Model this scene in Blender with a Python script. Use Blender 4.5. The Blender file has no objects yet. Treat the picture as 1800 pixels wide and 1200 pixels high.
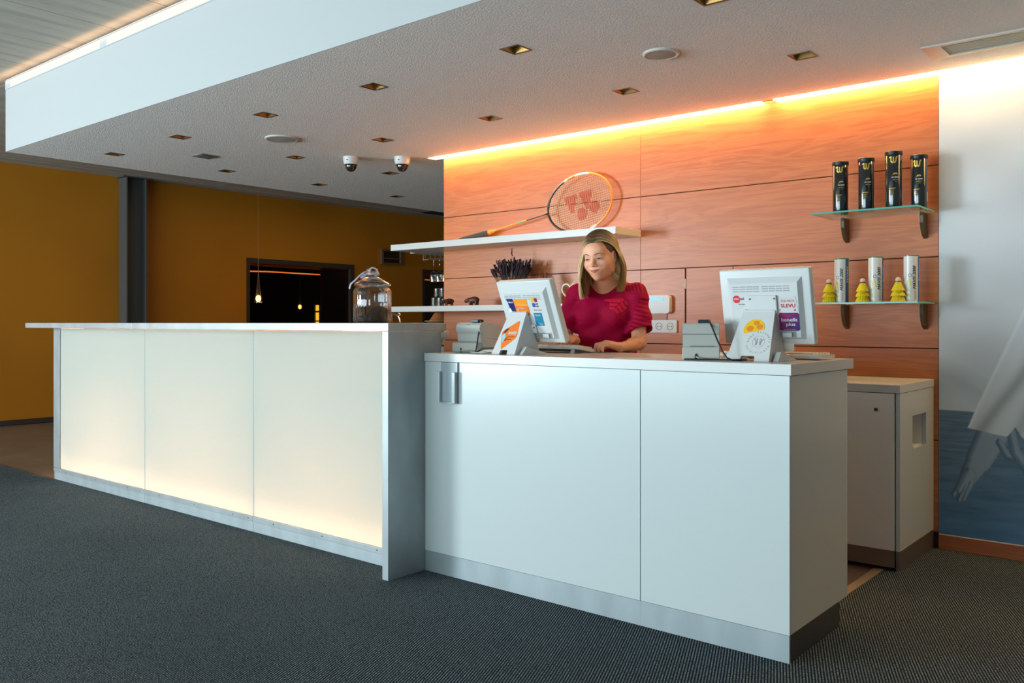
import bpy, bmesh, math, random
import numpy as np
from mathutils import Matrix, Vector, noise
random.seed(7); rng = np.random.default_rng(5)
C = bpy.context.scene.collection
sc = bpy.context.scene
PI = math.pi

# ------------------------------------------------------------------ camera, world, lights, exposure
cam_d = bpy.data.cameras.new('camera'); cam = bpy.data.objects.new('camera', cam_d); C.objects.link(cam)
cam.location = (0, 0, 1.15); cam.rotation_euler = (math.radians(90), 0, math.radians(39.81))
cam_d.sensor_width = 36; cam_d.lens = 1529.5/1800*36; cam_d.shift_y = -33/1800
cam_d.clip_start = .05; cam_d.clip_end = 80
sc.camera = cam
sc.view_settings.view_transform = 'Standard'; sc.view_settings.look = 'None'
sc.view_settings.exposure = 0.0; sc.view_settings.gamma = 1.0; sc.view_settings.use_curve_mapping = False
w = bpy.data.worlds.new('world'); sc.world = w; w.use_nodes = True
w.node_tree.nodes['Background'].inputs[0].default_value = (.70, .88, 1.0, 1)
w.node_tree.nodes['Background'].inputs[1].default_value = .50

def area(name, loc, rot, sx, sy, power, col, spread=None):
    l = bpy.data.lights.new(name, 'AREA'); l.shape = 'RECTANGLE'; l.size = sx; l.size_y = sy
    l.energy = power; l.color = col
    if spread: l.spread = spread
    o = bpy.data.objects.new(name, l); C.objects.link(o); o.location = loc; o.rotation_euler = rot
    return o
# daylight through the glazed facade behind and to the left of the camera
area('window_daylight', (-9.55, -5.0, 1.65), (math.radians(93), 0, math.radians(-34)), 2.0, 2.2, 660, (.80, .93, 1.0))
area('window_daylight', (-4.4, -3.2, 1.0), (math.radians(142), 0, 0), 7.6, 1.9, 470, (.70, .92, 1.0))

# ------------------------------------------------------------------ materials
MATS = {}
def mat(name, col, rough=.5, metal=0, spec=.5, emit=None, estr=0, trans=0, ior=1.45, alpha=1, coat=0, attr=None, bump=None, sheen=0):
    if name in MATS: return MATS[name]
    m = bpy.data.materials.new(name); m.use_nodes = True; MATS[name] = m
    nt = m.node_tree; b = nt.nodes['Principled BSDF']
    b.inputs['Base Color'].default_value = (*col, 1); b.inputs['Roughness'].default_value = rough
    b.inputs['Metallic'].default_value = metal; b.inputs['Specular IOR Level'].default_value = spec
    b.inputs['IOR'].default_value = ior; b.inputs['Transmission Weight'].default_value = trans
    b.inputs['Coat Weight'].default_value = coat; b.inputs['Coat Roughness'].default_value = .08
    b.inputs['Sheen Weight'].default_value = sheen
    if emit: b.inputs['Emission Color'].default_value = (*emit, 1); b.inputs['Emission Strength'].default_value = estr
    if attr:
        a = nt.nodes.new('ShaderNodeAttribute'); a.attribute_name = attr
        nt.links.new(a.outputs['Color'], b.inputs['Base Color'])
    if bump:
        tc = nt.nodes.new('ShaderNodeTexCoord'); n = nt.nodes.new('ShaderNodeTexNoise')
        n.inputs['Scale'].default_value = bump[0]; n.inputs['Detail'].default_value = 3
        bp = nt.nodes.new('ShaderNodeBump'); bp.inputs['Strength'].default_value = bump[1]; bp.inputs['Distance'].default_value = bump[2]
        nt.links.new(tc.outputs['Object'], n.inputs['Vector']); nt.links.new(n.outputs['Fac'], bp.inputs['Height'])
        nt.links.new(bp.outputs['Normal'], b.inputs['Normal'])
    return m
def nodes(m): return m.node_tree, m.node_tree.nodes['Principled BSDF']
def N(nt, t, **kw):
    n = nt.nodes.new(t)
    for k, v in kw.items():
        if k in n.inputs: n.inputs[k].default_value = v
        else: setattr(n, k, v)
    return n
def ramp(nt, fac, stops):
    r = nt.nodes.new('ShaderNodeValToRGB'); e = r.color_ramp.elements
    while len(e) > 1: e.remove(e[-1])
    e[0].position = stops[0][0]; e[0].color = (*stops[0][1], 1)
    for p, c in stops[1:]:
        q = e.new(p); q.color = (*c, 1)
    nt.links.new(fac, r.inputs[0]); return r.outputs[0]
def mapped(nt, scale, rot=(0, 0, 0), coord='Object'):
    tc = nt.nodes.new('ShaderNodeTexCoord'); mp = nt.nodes.new('ShaderNodeMapping')
    mp.inputs['Scale'].default_value = scale; mp.inputs['Rotation'].default_value = rot
    nt.links.new(tc.outputs[coord], mp.inputs[0]); return mp.outputs[0]

white_gloss = mat('white_gloss_laminate', (.565, .615, .615), .20, spec=.4)
white_matt = mat('white_laminate', (.84, .84, .81), .38)
white_edge = mat('white_worktop', (.58, .59, .57), .28)
white_plastic = mat('white_plastic', (.64, .655, .655), .38)
grey_plastic = mat('warm_grey_plastic', (.50, .50, .46), .42)
dark_slot = mat('dark_slot', (.16, .18, .18), .6)
black = mat('black_plastic', (.012, .012, .014), .4)
rubber = mat('black_cable', (.01, .011, .012), .45)
alu_side = mat('brushed_aluminium', (.62, .64, .64), .30, metal=.9)
chrome = mat('chrome', (.8, .8, .8), .12, metal=1)
steel_dark = mat('dark_painted_steel', (.075, .075, .072), .5)
paint_white = mat('white_painted_soffit', (.42, .44, .44), .6)
gold = mat('gold_print', (.75, .50, .10), .35, metal=.5)
white_print = mat('white_print', (.85, .85, .85), .5)

# brushed aluminium with cloudy streaks
def alu(name, base, rough):
    m = mat(name, base, rough, metal=.6); nt, b = nodes(m)
    v = mapped(nt, (3, 3, 1.2)); n = N(nt, 'ShaderNodeTexNoise', Scale=3.0, Detail=4.0); nt.links.new(v, n.inputs['Vector'])
    nt.links.new(ramp(nt, n.outputs['Fac'], [(.3, tuple(c*.80 for c in base)), (.7, base)]), b.inputs['Base Color'])
    v2 = mapped(nt, (1, 1, 220)); n2 = N(nt, 'ShaderNodeTexNoise', Scale=2.0, Detail=2.0); nt.links.new(v2, n2.inputs['Vector'])
    bp = N(nt, 'ShaderNodeBump', Strength=.05, Distance=.001); nt.links.new(n2.outputs['Fac'], bp.inputs['Height'])
    nt.links.new(bp.outputs[0], b.inputs['Normal']); return m
alu_m = alu('aluminium_sheet', (.40, .44, .455), .48)
alu_kick = alu('aluminium_plinth', (.40, .455, .475), .55)

def wood_mat(name, a, bcol, rough, sc_=1.0):
    m = mat(name, a, rough, spec=.5); nt, b = nodes(m)
    oi = nt.nodes.new('ShaderNodeObjectInfo')
    tc = nt.nodes.new('ShaderNodeTexCoord'); ad = N(nt, 'ShaderNodeVectorMath', operation='ADD')
    sp = N(nt, 'ShaderNodeVectorMath', operation='SCALE'); cb = nt.nodes.new('ShaderNodeCombineXYZ')
    for k in range(3): nt.links.new(oi.outputs['Random'], cb.inputs[k])
    nt.links.new(cb.outputs[0], sp.inputs[0]); sp.inputs['Scale'].default_value = 37.0
    nt.links.new(tc.outputs['Object'], ad.inputs[0]); nt.links.new(sp.outputs[0], ad.inputs[1])
    mp = nt.nodes.new('ShaderNodeMapping'); mp.inputs['Scale'].default_value = (.55*sc_, 1, 6*sc_)
    nt.links.new(ad.outputs[0], mp.inputs[0])
    n = N(nt, 'ShaderNodeTexNoise', Scale=1.6, Detail=5.0, Roughness=.55, Distortion=.9); nt.links.new(mp.outputs[0], n.inputs['Vector'])
    # growth rings from the slow noise
    mu = N(nt, 'ShaderNodeMath', operation='MULTIPLY'); mu.inputs[1].default_value = 46
    nt.links.new(n.outputs['Fac'], mu.inputs[0])
    si = N(nt, 'ShaderNodeMath', operation='SINE'); nt.links.new(mu.outputs[0], si.inputs[0])
    mr = N(nt, 'ShaderNodeMapRange'); mr.inputs['From Min'].default_value = -1; nt.links.new(si.outputs[0], mr.inputs['Value'])
    mp2 = nt.nodes.new('ShaderNodeMapping'); mp2.inputs['Scale'].default_value = (2.5, 1, 160); nt.links.new(ad.outputs[0], mp2.inputs[0])
    n2 = N(nt, 'ShaderNodeTexNoise', Scale=2.0, Detail=3.0); nt.links.new(mp2.outputs[0], n2.inputs['Vector'])
    mx = N(nt, 'ShaderNodeMath', operation='MULTIPLY_ADD'); mx.inputs[1].default_value = .26
    nt.links.new(mr.outputs[0], mx.inputs[0])
    m3 = N(nt, 'ShaderNodeMath', operation='MULTIPLY'); m3.inputs[1].default_value = .75; nt.links.new(n2.outputs['Fac'], m3.inputs[0])
    nt.links.new(m3.outputs[0], mx.inputs[2])
    nt.links.new(ramp(nt, mx.outputs[0], [(.12, bcol), (.9, a)]), b.inputs['Base Color'])
    return m
wood = wood_mat('cherry_wood_panel', (.60, .195, .056), (.40, .095, .022), .36)
wood_base = wood_mat('cherry_wood_skirting', (.52, .15, .04), (.36, .085, .02), .4)

# carpet: rows of loops
carpet = mat('ribbed_loop_carpet', (.03, .036, .04), .95, spec=.1); nt, b = nodes(carpet)
v = mapped(nt, (1, 1, 1), (0, 0, math.radians(-23)))
sx = nt.nodes.new('ShaderNodeSeparateXYZ'); nt.links.new(v, sx.inputs[0])
def mth(op, a, bb=None, c=None):
    n = N(nt, 'ShaderNodeMath', operation=op)
    for i, q in enumerate((a, bb, c)):
        if q is None: continue
        if isinstance(q, (int, float)): n.inputs[i].default_value = q
        else: nt.links.new(q, n.inputs[i])
    return n.outputs[0]
row = mth('MULTIPLY', sx.outputs[0], 2*PI/.0098)
al = mth('MULTIPLY', sx.outputs[1], 2*PI/.0078)
half = mth('MULTIPLY', mth('FLOOR', mth('DIVIDE', row, 2*PI)), PI*.83)
bead = mth('MULTIPLY_ADD', mth('SINE', mth('ADD', al, half)), .5, .5)
rib = mth('MULTIPLY_ADD', mth('SINE', row), .5, .5)
h1 = mth('MULTIPLY', rib, mth('MULTIPLY_ADD', bead, .6, .4))
nz = N(nt, 'ShaderNodeTexNoise', Scale=170.0, Detail=2.0); nt.links.new(v, nz.inputs['Vector'])
nz2 = N(nt, 'ShaderNodeTexNoise', Scale=1.1, Detail=3.0); nt.links.new(v, nz2.inputs['Vector'])
hh = mth('MULTIPLY', h1, mth('MULTIPLY_ADD', nz.outputs['Fac'], 2.6, -.65))
hh = mth('MULTIPLY', hh, mth('MULTIPLY_ADD', nz2.outputs['Fac'], .5, .8))
nt.links.new(ramp(nt, hh, [(.0, (.007, .011, .013)), (.22, (.034, .048, .056)), (.75, (.34, .40, .42))]), b.inputs['Base Color'])
bp = N(nt, 'ShaderNodeBump', Strength=.7, Distance=.003); nt.links.new(h1, bp.inputs['Height']); nt.links.new(bp.outputs[0], b.inputs['Normal'])

floor_m = mat('brown_stone_floor', (.17, .12, .085), .42); nt, b = nodes(floor_m)
v = mapped(nt, (1, 1, 1)); n = N(nt, 'ShaderNodeTexNoise', Scale=2.5, Detail=5.0); nt.links.new(v, n.inputs['Vector'])
nt.links.new(ramp(nt, n.outputs['Fac'], [(.3, (.14, .10, .07)), (.7, (.20, .15, .11))]), b.inputs['Base Color'])

# ceiling stucco
stucco = mat('white_stucco', (.60, .565, .53), .9, spec=.2); nt, b = nodes(stucco)
v = mapped(nt, (1, 1, 1)); n = N(nt, 'ShaderNodeTexNoise', Scale=115.0, Detail=5.0, Roughness=.62); nt.links.new(v, n.inputs['Vector'])
bp = N(nt, 'ShaderNodeBump', Strength=.8, Distance=.011); nt.links.new(n.outputs['Fac'], bp.inputs['Height']); nt.links.new(bp.outputs[0], b.inputs['Normal'])
nt.links.new(ramp(nt, n.outputs['Fac'], [(.35, (.84, .775, .735)), (.65, (.95, .885, .845))]), b.inputs['Base Color'])

concrete = mat('board_marked_concrete', (.33, .30, .26), .8); nt, b = nodes(concrete)
v = mapped(nt, (2.5, .35, 1), coord='Object'); n = N(nt, 'ShaderNodeTexNoise', Scale=2.2, Detail=8.0, Roughness=.65, Distortion=.4); nt.links.new(v, n.inputs['Vector'])
nt.links.new(ramp(nt, n.outputs['Fac'], [(.25, (.28, .235, .185)), (.5, (.40, .355, .30)), (.75, (.50, .46, .40))]), b.inputs['Base Color'])
bp = N(nt, 'ShaderNodeBump', Strength=.3, Distance=.004); nt.links.new(n.outputs['Fac'], bp.inputs['Height']); nt.links.new(bp.outputs[0], b.inputs['Normal'])

ochre = mat('ochre_wall_paint', (.56, .27, .012), .55); nt, b = nodes(ochre)
v = mapped(nt, (1, 1, 1)); n = N(nt, 'ShaderNodeTexNoise', Scale=.6, Detail=2.0); nt.links.new(v, n.inputs['Vector'])
nt.links.new(ramp(nt, n.outputs['Fac'], [(.3, (.44, .155, .004)), (.7, (.54, .20, .006))]), b.inputs['Base Color'])

glow_w = mat('warm_light_strip', (1, .8, .5), emit=(1.0, .61, .23), estr=40)
soft_led = mat('soffit_strip_diffuser', (.35, .33, .30), .5, emit=(1.0, .72, .50), estr=.72)
tube_m = mat('light_tube', (1, .9, .7), emit=(1.0, .57, .34), estr=1150)

# frosted glass of the lit bar: milky, translucent and glossy
frost = bpy.data.materials.new('frosted_white_glass'); frost.use_nodes = True; nt = frost.node_tree
for q in list(nt.nodes): nt.nodes.remove(q)
out = nt.nodes.new('ShaderNodeOutputMaterial'); df = N(nt, 'ShaderNodeBsdfDiffuse'); df.inputs[0].default_value = (.58, .70, .675, 1)
tr = N(nt, 'ShaderNodeBsdfTranslucent'); tr.inputs[0].default_value = (.95, .93, .86, 1)
gl = N(nt, 'ShaderNodeBsdfGlossy'); gl.inputs['Roughness'].default_value = .04
m1 = nt.nodes.new('ShaderNodeMixShader'); m1.inputs[0].default_value = .42
fr = N(nt, 'ShaderNodeFresnel'); fr.inputs[0].default_value = 1.5
m2 = nt.nodes.new('ShaderNodeMixShader')
nt.links.new(df.outputs[0], m1.inputs[1]); nt.links.new(tr.outputs[0], m1.inputs[2])
nt.links.new(fr.outputs[0], m2.inputs[0]); nt.links.new(m1.outputs[0], m2.inputs[1]); nt.links.new(gl.outputs[0], m2.inputs[2])
nt.links.new(m2.outputs[0], out.inputs[0])

def glass_mat(name, col, rough=.0, dens=.25):
    m = bpy.data.materials.new(name); m.use_nodes = True; nt = m.node_tree
    for q in list(nt.nodes): nt.nodes.remove(q)
    out = nt.nodes.new('ShaderNodeOutputMaterial')
    t = N(nt, 'ShaderNodeBsdfTransparent'); t.inputs[0].default_value = (*col, 1)
    g = N(nt, 'ShaderNodeBsdfGlossy'); g.inputs['Roughness'].default_value = rough + .02
    f = N(nt, 'ShaderNodeFresnel'); f.inputs[0].default_value = 1.5
    a = N(nt, 'ShaderNodeMath', operation='ADD'); a.inputs[1].default_value = dens*.3
    mx = nt.nodes.new('ShaderNodeMixShader')
    hf = N(nt, 'ShaderNodeMath', operation='MULTIPLY'); hf.inputs[1].default_value = .45; nt.links.new(f.outputs[0], hf.inputs[0]); nt.links.new(hf.outputs[0], a.inputs[0]); nt.links.new(a.outputs[0], mx.inputs[0])
    nt.links.new(t.outputs[0], mx.inputs[1]); nt.links.new(g.outputs[0], mx.inputs[2]); nt.links.new(mx.outputs[0], out.inputs[0])
    return m
clear_glass = glass_mat('clear_glass', (.93, .94, .93), .0, .08)
green_glass = glass_mat('shelf_glass', (.86, .95, .91), 0, .1)
smoke_glass = glass_mat('smoked_glass', (.60, .60, .60), 0, .0)
acrylic = glass_mat('grey_acrylic', (.55, .62, .64), .02, .25)
jar_glass = mat('ribbed_jar_glass', (.95, .96, .96), .02, trans=1, ior=1.45)
green_edge = mat('green_glass_edge', (.10, .42, .34), .1, emit=(.1, .5, .4), estr=.0)

# ------------------------------------------------------------------ mesh helpers
def link(name, me, m, parent=None, smooth=None):
    o = bpy.data.objects.new(name, me); C.objects.link(o)
    if m is not None:
        for q in (m if isinstance(m, (list, tuple)) else [m]): me.materials.append(q)
    if parent is not None:
        o.parent = parent                           # meshes are written in world coordinates
        if parent.type == 'EMPTY': o.location = -Vector(parent.location)
    if smooth is not None:
        me.polygons.foreach_set('use_smooth', [True]*len(me.polygons))
        if smooth < 180:
            try: me.set_sharp_from_angle(angle=math.radians(smooth))
            except Exception: pass
    return o
def obj(name, bm, m, parent=None, smooth=None, label=None):
    me = bpy.data.meshes.new(name); bmesh.ops.recalc_face_normals(bm, faces=bm.faces[:]); bm.to_mesh(me); bm.free()
    o = link(name, me, m, parent, smooth)
    if label: o['label'] = label
    return o
def thing(name, label, cat, loc=(0, 0, 0), group=None):
    o = bpy.data.objects.new(name, None); C.objects.link(o); o.location = loc; o.empty_display_size = .05
    return tag(o, label, cat, group)
def tag(o, label, cat, group=None):
    o['label'] = label; o['category'] = cat
    if group: o['group'] = group
    return o
def struct(o): o['kind'] = 'structure'; return o
def box(bm, x0, x1, y0, y1, z0, z1, bev=0, M=None, seg=2, mi=0):
    r = bmesh.ops.create_cube(bm, size=1)
    vs = r['verts']
    for v in vs: v.co = Vector((x0+(v.co.x+.5)*(x1-x0), y0+(v.co.y+.5)*(y1-y0), z0+(v.co.z+.5)*(z1-z0)))
    fs = list({f for v in vs for f in v.link_faces})
    for f in fs: f.material_index = mi
    if bev:
        es = list({e for v in vs for e in v.link_edges})
        rr = bmesh.ops.bevel(bm, geom=es, offset=bev, segments=seg, affect='EDGES', profile=.5)
        vs = list({v for f in rr['faces'] for v in f.verts} | {v for v in vs if v.is_valid})
        for f in {f for v in vs for f in v.link_faces}: f.material_index = mi
    if M is not None:
        for v in vs: v.co = M @ v.co
    return vs
def B(*a, **k):
    bm = bmesh.new(); box(bm, *a, **k); return bm
def lathe(bm, prof, cx, cy, seg=32, M=None, cap=True, mi=0, fn=None):
    rings = []
    for (r, z) in prof:
        ring = []
        for i in range(seg):
            a = 2*PI*i/seg; rr = r*(fn(a, z) if fn else 1)
            co = Vector((cx+rr*math.cos(a), cy+rr*math.sin(a), z))
            ring.append(bm.verts.new(M @ co if M is not None else co))
        rings.append(ring)
    for a, b_ in zip(rings, rings[1:]):
        for i in range(seg):
            f = bm.faces.new((a[i], a[(i+1) % seg], b_[(i+1) % seg], b_[i])); f.material_index = mi
    if cap:
        for ring in (rings[0], rings[-1]):
            try: bm.faces.new(ring).material_index = mi
            except ValueError: pass
    return rings
def tube(bm, pts, r, seg=8, closed=False, mi=0, cap=True):
    pts = [Vector(p) for p in pts]; n = len(pts); rs = r if isinstance(r, (list, tuple)) else [r]*n
    rings = []; up = None
    for i, p in enumerate(pts):
        t = (pts[(i+1) % n]-pts[i-1]) if closed else (pts[min(i+1, n-1)]-pts[max(i-1, 0)])
        t.normalize()
        if up is None: up = t.orthogonal().normalized()
        up = (up - t*up.dot(t)); up.normalize(); s = t.cross(up)
        rings.append([bm.verts.new(p + (up*math.cos(2*PI*k/seg)+s*math.sin(2*PI*k/seg))*rs[i]) for k in range(seg)])
    m = n if closed else n-1
    for i in range(m):
        a, b_ = rings[i], rings[(i+1) % n]
        for k in range(seg):
            bm.faces.new((a[k], a[(k+1) % seg], b_[(k+1) % seg], b_[k])).material_index = mi
    if not closed and cap:
        bm.faces.new(rings[0]).material_index = mi; bm.faces.new(rings[-1]).material_index = mi
def T_(f):
    bm = bmesh.new(); f(bm); return bm
def cyl(bm, p0, p1, r0, r1=None, seg=16, mi=0): tube(bm, [p0, p1], [r0, r0 if r1 is None else r1], seg, mi=mi)
def prism(bm, poly, fr, thick, mi=0):
    """poly: 2-D points in frame fr=(origin, right, up); extruded along right x up by thick"""
    o, r, u = (Vector(q) for q in fr); n = r.cross(u)
    a = [bm.verts.new(o+r*x+u*y) for x, y in poly]; b_ = [bm.verts.new(o+r*x+u*y+n*thick) for x, y in poly]
    k = len(poly)
    bm.faces.new(a).material_index = mi; bm.faces.new(b_).material_index = mi
    for i in range(k): bm.faces.new((a[i], a[(i+1) % k], b_[(i+1) % k], b_[i])).material_index = mi
def rpoly(x0, x1, y0, y1, r=.0, n=5):
    p = []
    for cx, cy, a0 in ((x1-r, y1-r, 0), (x0+r, y1-r, 90), (x0+r, y0+r, 180), (x1-r, y0+r, 270)):
        for i in range(n): a = math.radians(a0+90*i/(n-1)); p.append((cx+r*math.cos(a), cy+r*math.sin(a)))
    return p
_txt = {}
def text_geo(s, bold=0.0, shear=0.0):
    k = (s, bold, shear)
    if k not in _txt:
        c = bpy.data.curves.new('t', 'FONT'); c.body = s; c.size = 1; c.offset = bold; c.shear = shear; c.resolution_u = 3
        c.align_x = 'LEFT'
        o = bpy.data.objects.new('t', c); C.objects.link(o); bpy.context.view_layer.update()
        me = o.evaluated_get(bpy.context.evaluated_depsgraph_get()).to_mesh()
        bm = bmesh.new(); bm.from_mesh(me); bmesh.ops.triangulate(bm, faces=bm.faces[:])
        for _ in range(3):
            es = [e for e in bm.edges if e.calc_length() > .20]
            if es: bmesh.ops.subdivide_edges(bm, edges=es, cuts=1); bmesh.ops.triangulate(bm, faces=[f for f in bm.faces if len(f.verts) > 3])
        bm.verts.index_update(); vs = [(v.co.x, v.co.y) for v in bm.verts]; fs = [tuple(v.index for v in f.verts) for f in bm.faces]; bm.free()
        o.to_mesh_clear(); bpy.data.objects.remove(o); bpy.data.curves.remove(c)
        x0 = min(v[0] for v in vs); x1 = max(v[0] for v in vs)
        _txt[k] = ([(x-x0, y) for x, y in vs], fs, x1-x0)
    return _txt[k]
def text(bm, s, x, y, size, place, align='l', bold=.01, shear=0, width=None, rot=0, mi=0):
    vs, fs, wd = text_geo(s, 0.0, shear); sx_ = size
    if width: sx_ = width/wd
    off = {'l': 0, 'c': -wd*sx_/2, 'r': -wd*sx_}[align]; c_, s_ = math.cos(rot), math.sin(rot)
    d = size*.030
    for ox, oy in (((-d, 0), (d, 0), (0, d*.7), (0, -d*.7)) if bold > .015 else ((0, 0),)):
        V = []
        for a, b_ in vs:
            px, py = a*sx_+off+ox, b_*size+oy
            V.append(bm.verts.new(place(x+px*c_-py*s_, y+px*s_+py*c_)))
        for f in fs:
            try: bm.faces.new([V[i] for i in f]).material_index = mi
            except ValueError: pass
def plane_place(o, r, u, lift=.0006):
    o, r, u = Vector(o), Vector(r).normalized(), Vector(u).normalized(); n = r.cross(u)
    return lambda x, y: o+r*x+u*y+n*lift
def cyl_place(cx, cy, z0, R, ang0):
    """x runs along the circumference, seen reading left to right from the camera side"""
    return lambda x, y: Vector((cx+R*math.cos(ang0+x/R), cy+R*math.sin(ang0+x/R), z0+y))
def sticker(bm, poly, place, mi=0):
    V = [bm.verts.new(place(x, y)) for x, y in poly]; bm.faces.new(V).material_index = mi
def flat(name, m, parent, *polys_place):
    """flat print: list of (poly, place)"""
    bm = bmesh.new()
    for poly, place in polys_place: sticker(bm, poly, place)
    me = bpy.data.meshes.new(name); bm.to_mesh(me); bm.free(); return link(name, me, m, parent)
def txt_obj(name, m, parent, items):
    bm = bmesh.new()
    for it in items: text(bm, *it[0], **it[1])
    me = bpy.data.meshes.new(name); bm.to_mesh(me); bm.free(); return link(name, me, m, parent)
def circ(cx, cy, r, n=24, ry=None): return [(cx+r*math.cos(2*PI*i/n), cy+(ry or r)*math.sin(2*PI*i/n)) for i in range(n)]

#STRUCTURE
# ------------------------------------------------------------------ setting
WX, CZ = -10.6, 2.955; YW = 4.804; SZ = 2.417
fl = struct(obj('floor', B(-14.5, 4, -5, 12, -.08, -.006), floor_m))
bm = bmesh.new(); box(bm, -14.4, -2.9415, -5, 2.768, -.005, 0); box(bm, -2.9415, 4, -5, 2.852, -.005, 0); box(bm, -1.268, 4, 2.852, 4.79, -.005, 0)
struct(obj('trim_1', bm, carpet))['label'] = 'dark grey ribbed carpet'
struct(obj('trim_2', B(-1.305, -1.265, 3.30, 4.215, -.004, .004, bev=.001), mat('brass_strip', (.55, .42, .26), .4, metal=.6)))
# concrete ceiling: slab with its formwork panels
slab = struct(obj('ceiling', B(-14.5, 4, -5, 12, CZ+.012, CZ+.2), mat('joint_shadow', (.03, .027, .024), .9)))
xs0 = [-4.69+.6105*k for k in range(-10, 7)]
pan_me = {}
for i, xa in enumerate(xs0):
    for ya, yb in ((-4.9, -1.2), (-1.2, 2.6), (2.6, 6.3), (6.3, 10.0)):
        key = round(yb-ya, 2)
        if key not in pan_me:
            bmm = B(0, .6035, 0, key-.007, 0, .012, bev=.0015, seg=1); me = bpy.data.meshes.new('ceiling_panel'); bmm.to_mesh(me); bmm.free(); me.materials.append(concrete); pan_me[key] = me
        o = bpy.data.objects.new('ceiling_panel', pan_me[key]); C.objects.link(o); o.parent = slab; o.location = (xa+.0035, ya+.0035, CZ)
# left ochre wall with two dark openings (y 6.97-8.80 and 10.32-11.6), z up to 2.05
wl = bmesh.new()
def wseg(y0, y1, z0, z1): box(wl, WX-.14, WX, y0, y1, z0, z1)
wseg(-5, 6.94, 0, CZ+.012); wseg(6.94, 8.86, 2.055, CZ+.012); wseg(8.86, 10.34, 0, CZ+.012); wseg(10.34, 11.9, 2.055, CZ+.012); wseg(11.9, 12, 0, CZ+.012)
wall_left = struct(obj('wall_left', wl, ochre))
struct(obj('baseboard_left', T_(lambda b: [box(b, WX+.001, WX+.016, -5, 6.92, 0, .055), box(b, WX+.001, WX+.016, 8.88, 10.32, 0, .055)]), mat('dark_baseboard', (.045, .035, .03), .5)))
struct(obj('wall_right_added', B(2.7, 2.8, -5, 4.8, -.006, CZ+.1), mat('added_wall_brown', (.32, .27, .23), .7)))  # unseen wall, added to dim the right side of the desk
struct(obj('wall_far', B(-14.5, 4, 12, 12.15, -.006, CZ+.1), mat('dim_far_wall', (.10, .06, .03), .8)))
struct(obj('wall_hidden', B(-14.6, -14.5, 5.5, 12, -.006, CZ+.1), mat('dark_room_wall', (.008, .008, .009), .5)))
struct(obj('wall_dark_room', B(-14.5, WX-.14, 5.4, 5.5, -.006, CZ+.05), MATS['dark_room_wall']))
# beam under the ceiling in front of the ochre wall
struct(obj('trim_3', B(WX+.002, WX+.30, -5, 12, CZ-.012, CZ+.0, bev=.002), concrete))
dframe = mat('dark_bronze_frame', (.05, .036, .026), .4)
for k, (y0, y1) in enumerate(((6.94, 8.86), (10.34, 11.9))):
    fr_ = struct(obj('window_%d' % (k+1), T_(lambda b: [box(b, WX-.10, WX+.012, y0+.001, y0+.05, 0, 2.054), box(b, WX-.10, WX+.012, y1-.075, y1-.001, 0, 2.054), box(b, WX-.10, WX+.012, y0+.05, y1-.075, 1.985, 2.054)]), dframe))
    obj('pane', B(WX-.05, WX-.042, y0+.05, y1-.075, .0, 1.985), smoke_glass, fr_)
# steel column against the wall
colm = thing('steel_column', 'grey steel H-section column against the ochre wall', 'column', (WX+.11, 5.27, 0))
obj('flange', B(WX+.002, WX+.20, 5.140, 5.156, 0, CZ-.013), steel_dark, colm)
obj('flange', B(WX+.002, WX+.20, 5.384, 5.40, 0, CZ-.013), steel_dark, colm)
obj('web', B(WX+.09, WX+.105, 5.156, 5.384, 0, CZ-.013), steel_dark, colm)
obj('base_plate', B(WX+.001, WX+.21, 5.13, 5.41, 0, .012), steel_dark, colm)
obj('head_plate', B(WX+.001, WX+.21, 5.10, 5.44, CZ-.028, CZ-.0135), steel_dark, colm)

# soffit box: front face, underside with holes for the lamps, left end
DL = [(x, y) for y in (3.11, 4.055) for x in (-1.583, -2.569, -3.556, -4.549, -5.541, -6.483)] + [(-5.51, 4.996), (-6.47, 4.998), (-5.52, 5.95), (-6.479, 5.964)]
DL = [(x, y) for x, y in DL]
VENT = (-6.025, 3.588); HS = .048
sb = bmesh.new()
SX0, SX1, SY0, SY1 = -7.01, 2.6, 2.55, 8.6
box(sb, SX0, SX1, SY0, SY0+.03, SZ, 2.872); box(sb, SX0, SX0+.03, SY0+.03, SY1, SZ, 2.94)
box(sb, SX0+.03, SX1, SY1-.03, SY1, SZ, 2.94)
soffit = struct(obj('trim_4', sb, paint_white)); soffit['label'] = 'white soffit box over the counter'
hb = bmesh.new()
holes = [(x-HS, x+HS, y-HS, y+HS) for x, y in DL] + [(-1.04, 2.5, 4.30, 4.475)] + [(-4.80, 2.55, 4.725, 4.8)]
xs = sorted({SX0+.001, SX1-.001} | {h[i] for h in holes for i in (0, 1)}); ys = sorted({SY0+.001, SY1-.031} | {h[i] for h in holes for i in (2, 3)})
vg = {}
def gv(i, j):
    if (i, j) not in vg: vg[i, j] = hb.verts.new((xs[i], ys[j], SZ-.0008))
    return vg[i, j]
for i in range(len(xs)-1):
    for j in range(len(ys)-1):
        cx, cy = (xs[i]+xs[i+1])/2, (ys[j]+ys[j+1])/2
        if any(h[0] < cx < h[1] and h[2] < cy < h[3] for h in holes): continue
        hb.faces.new((gv(i, j), gv(i, j+1), gv(i+1, j+1), gv(i+1, j)))
me = bpy.data.meshes.new('trim_5'); hb.to_mesh(me); hb.free()
struct(link('trim_5', me, stucco))['label'] = 'rough stucco underside of the soffit'

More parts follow.
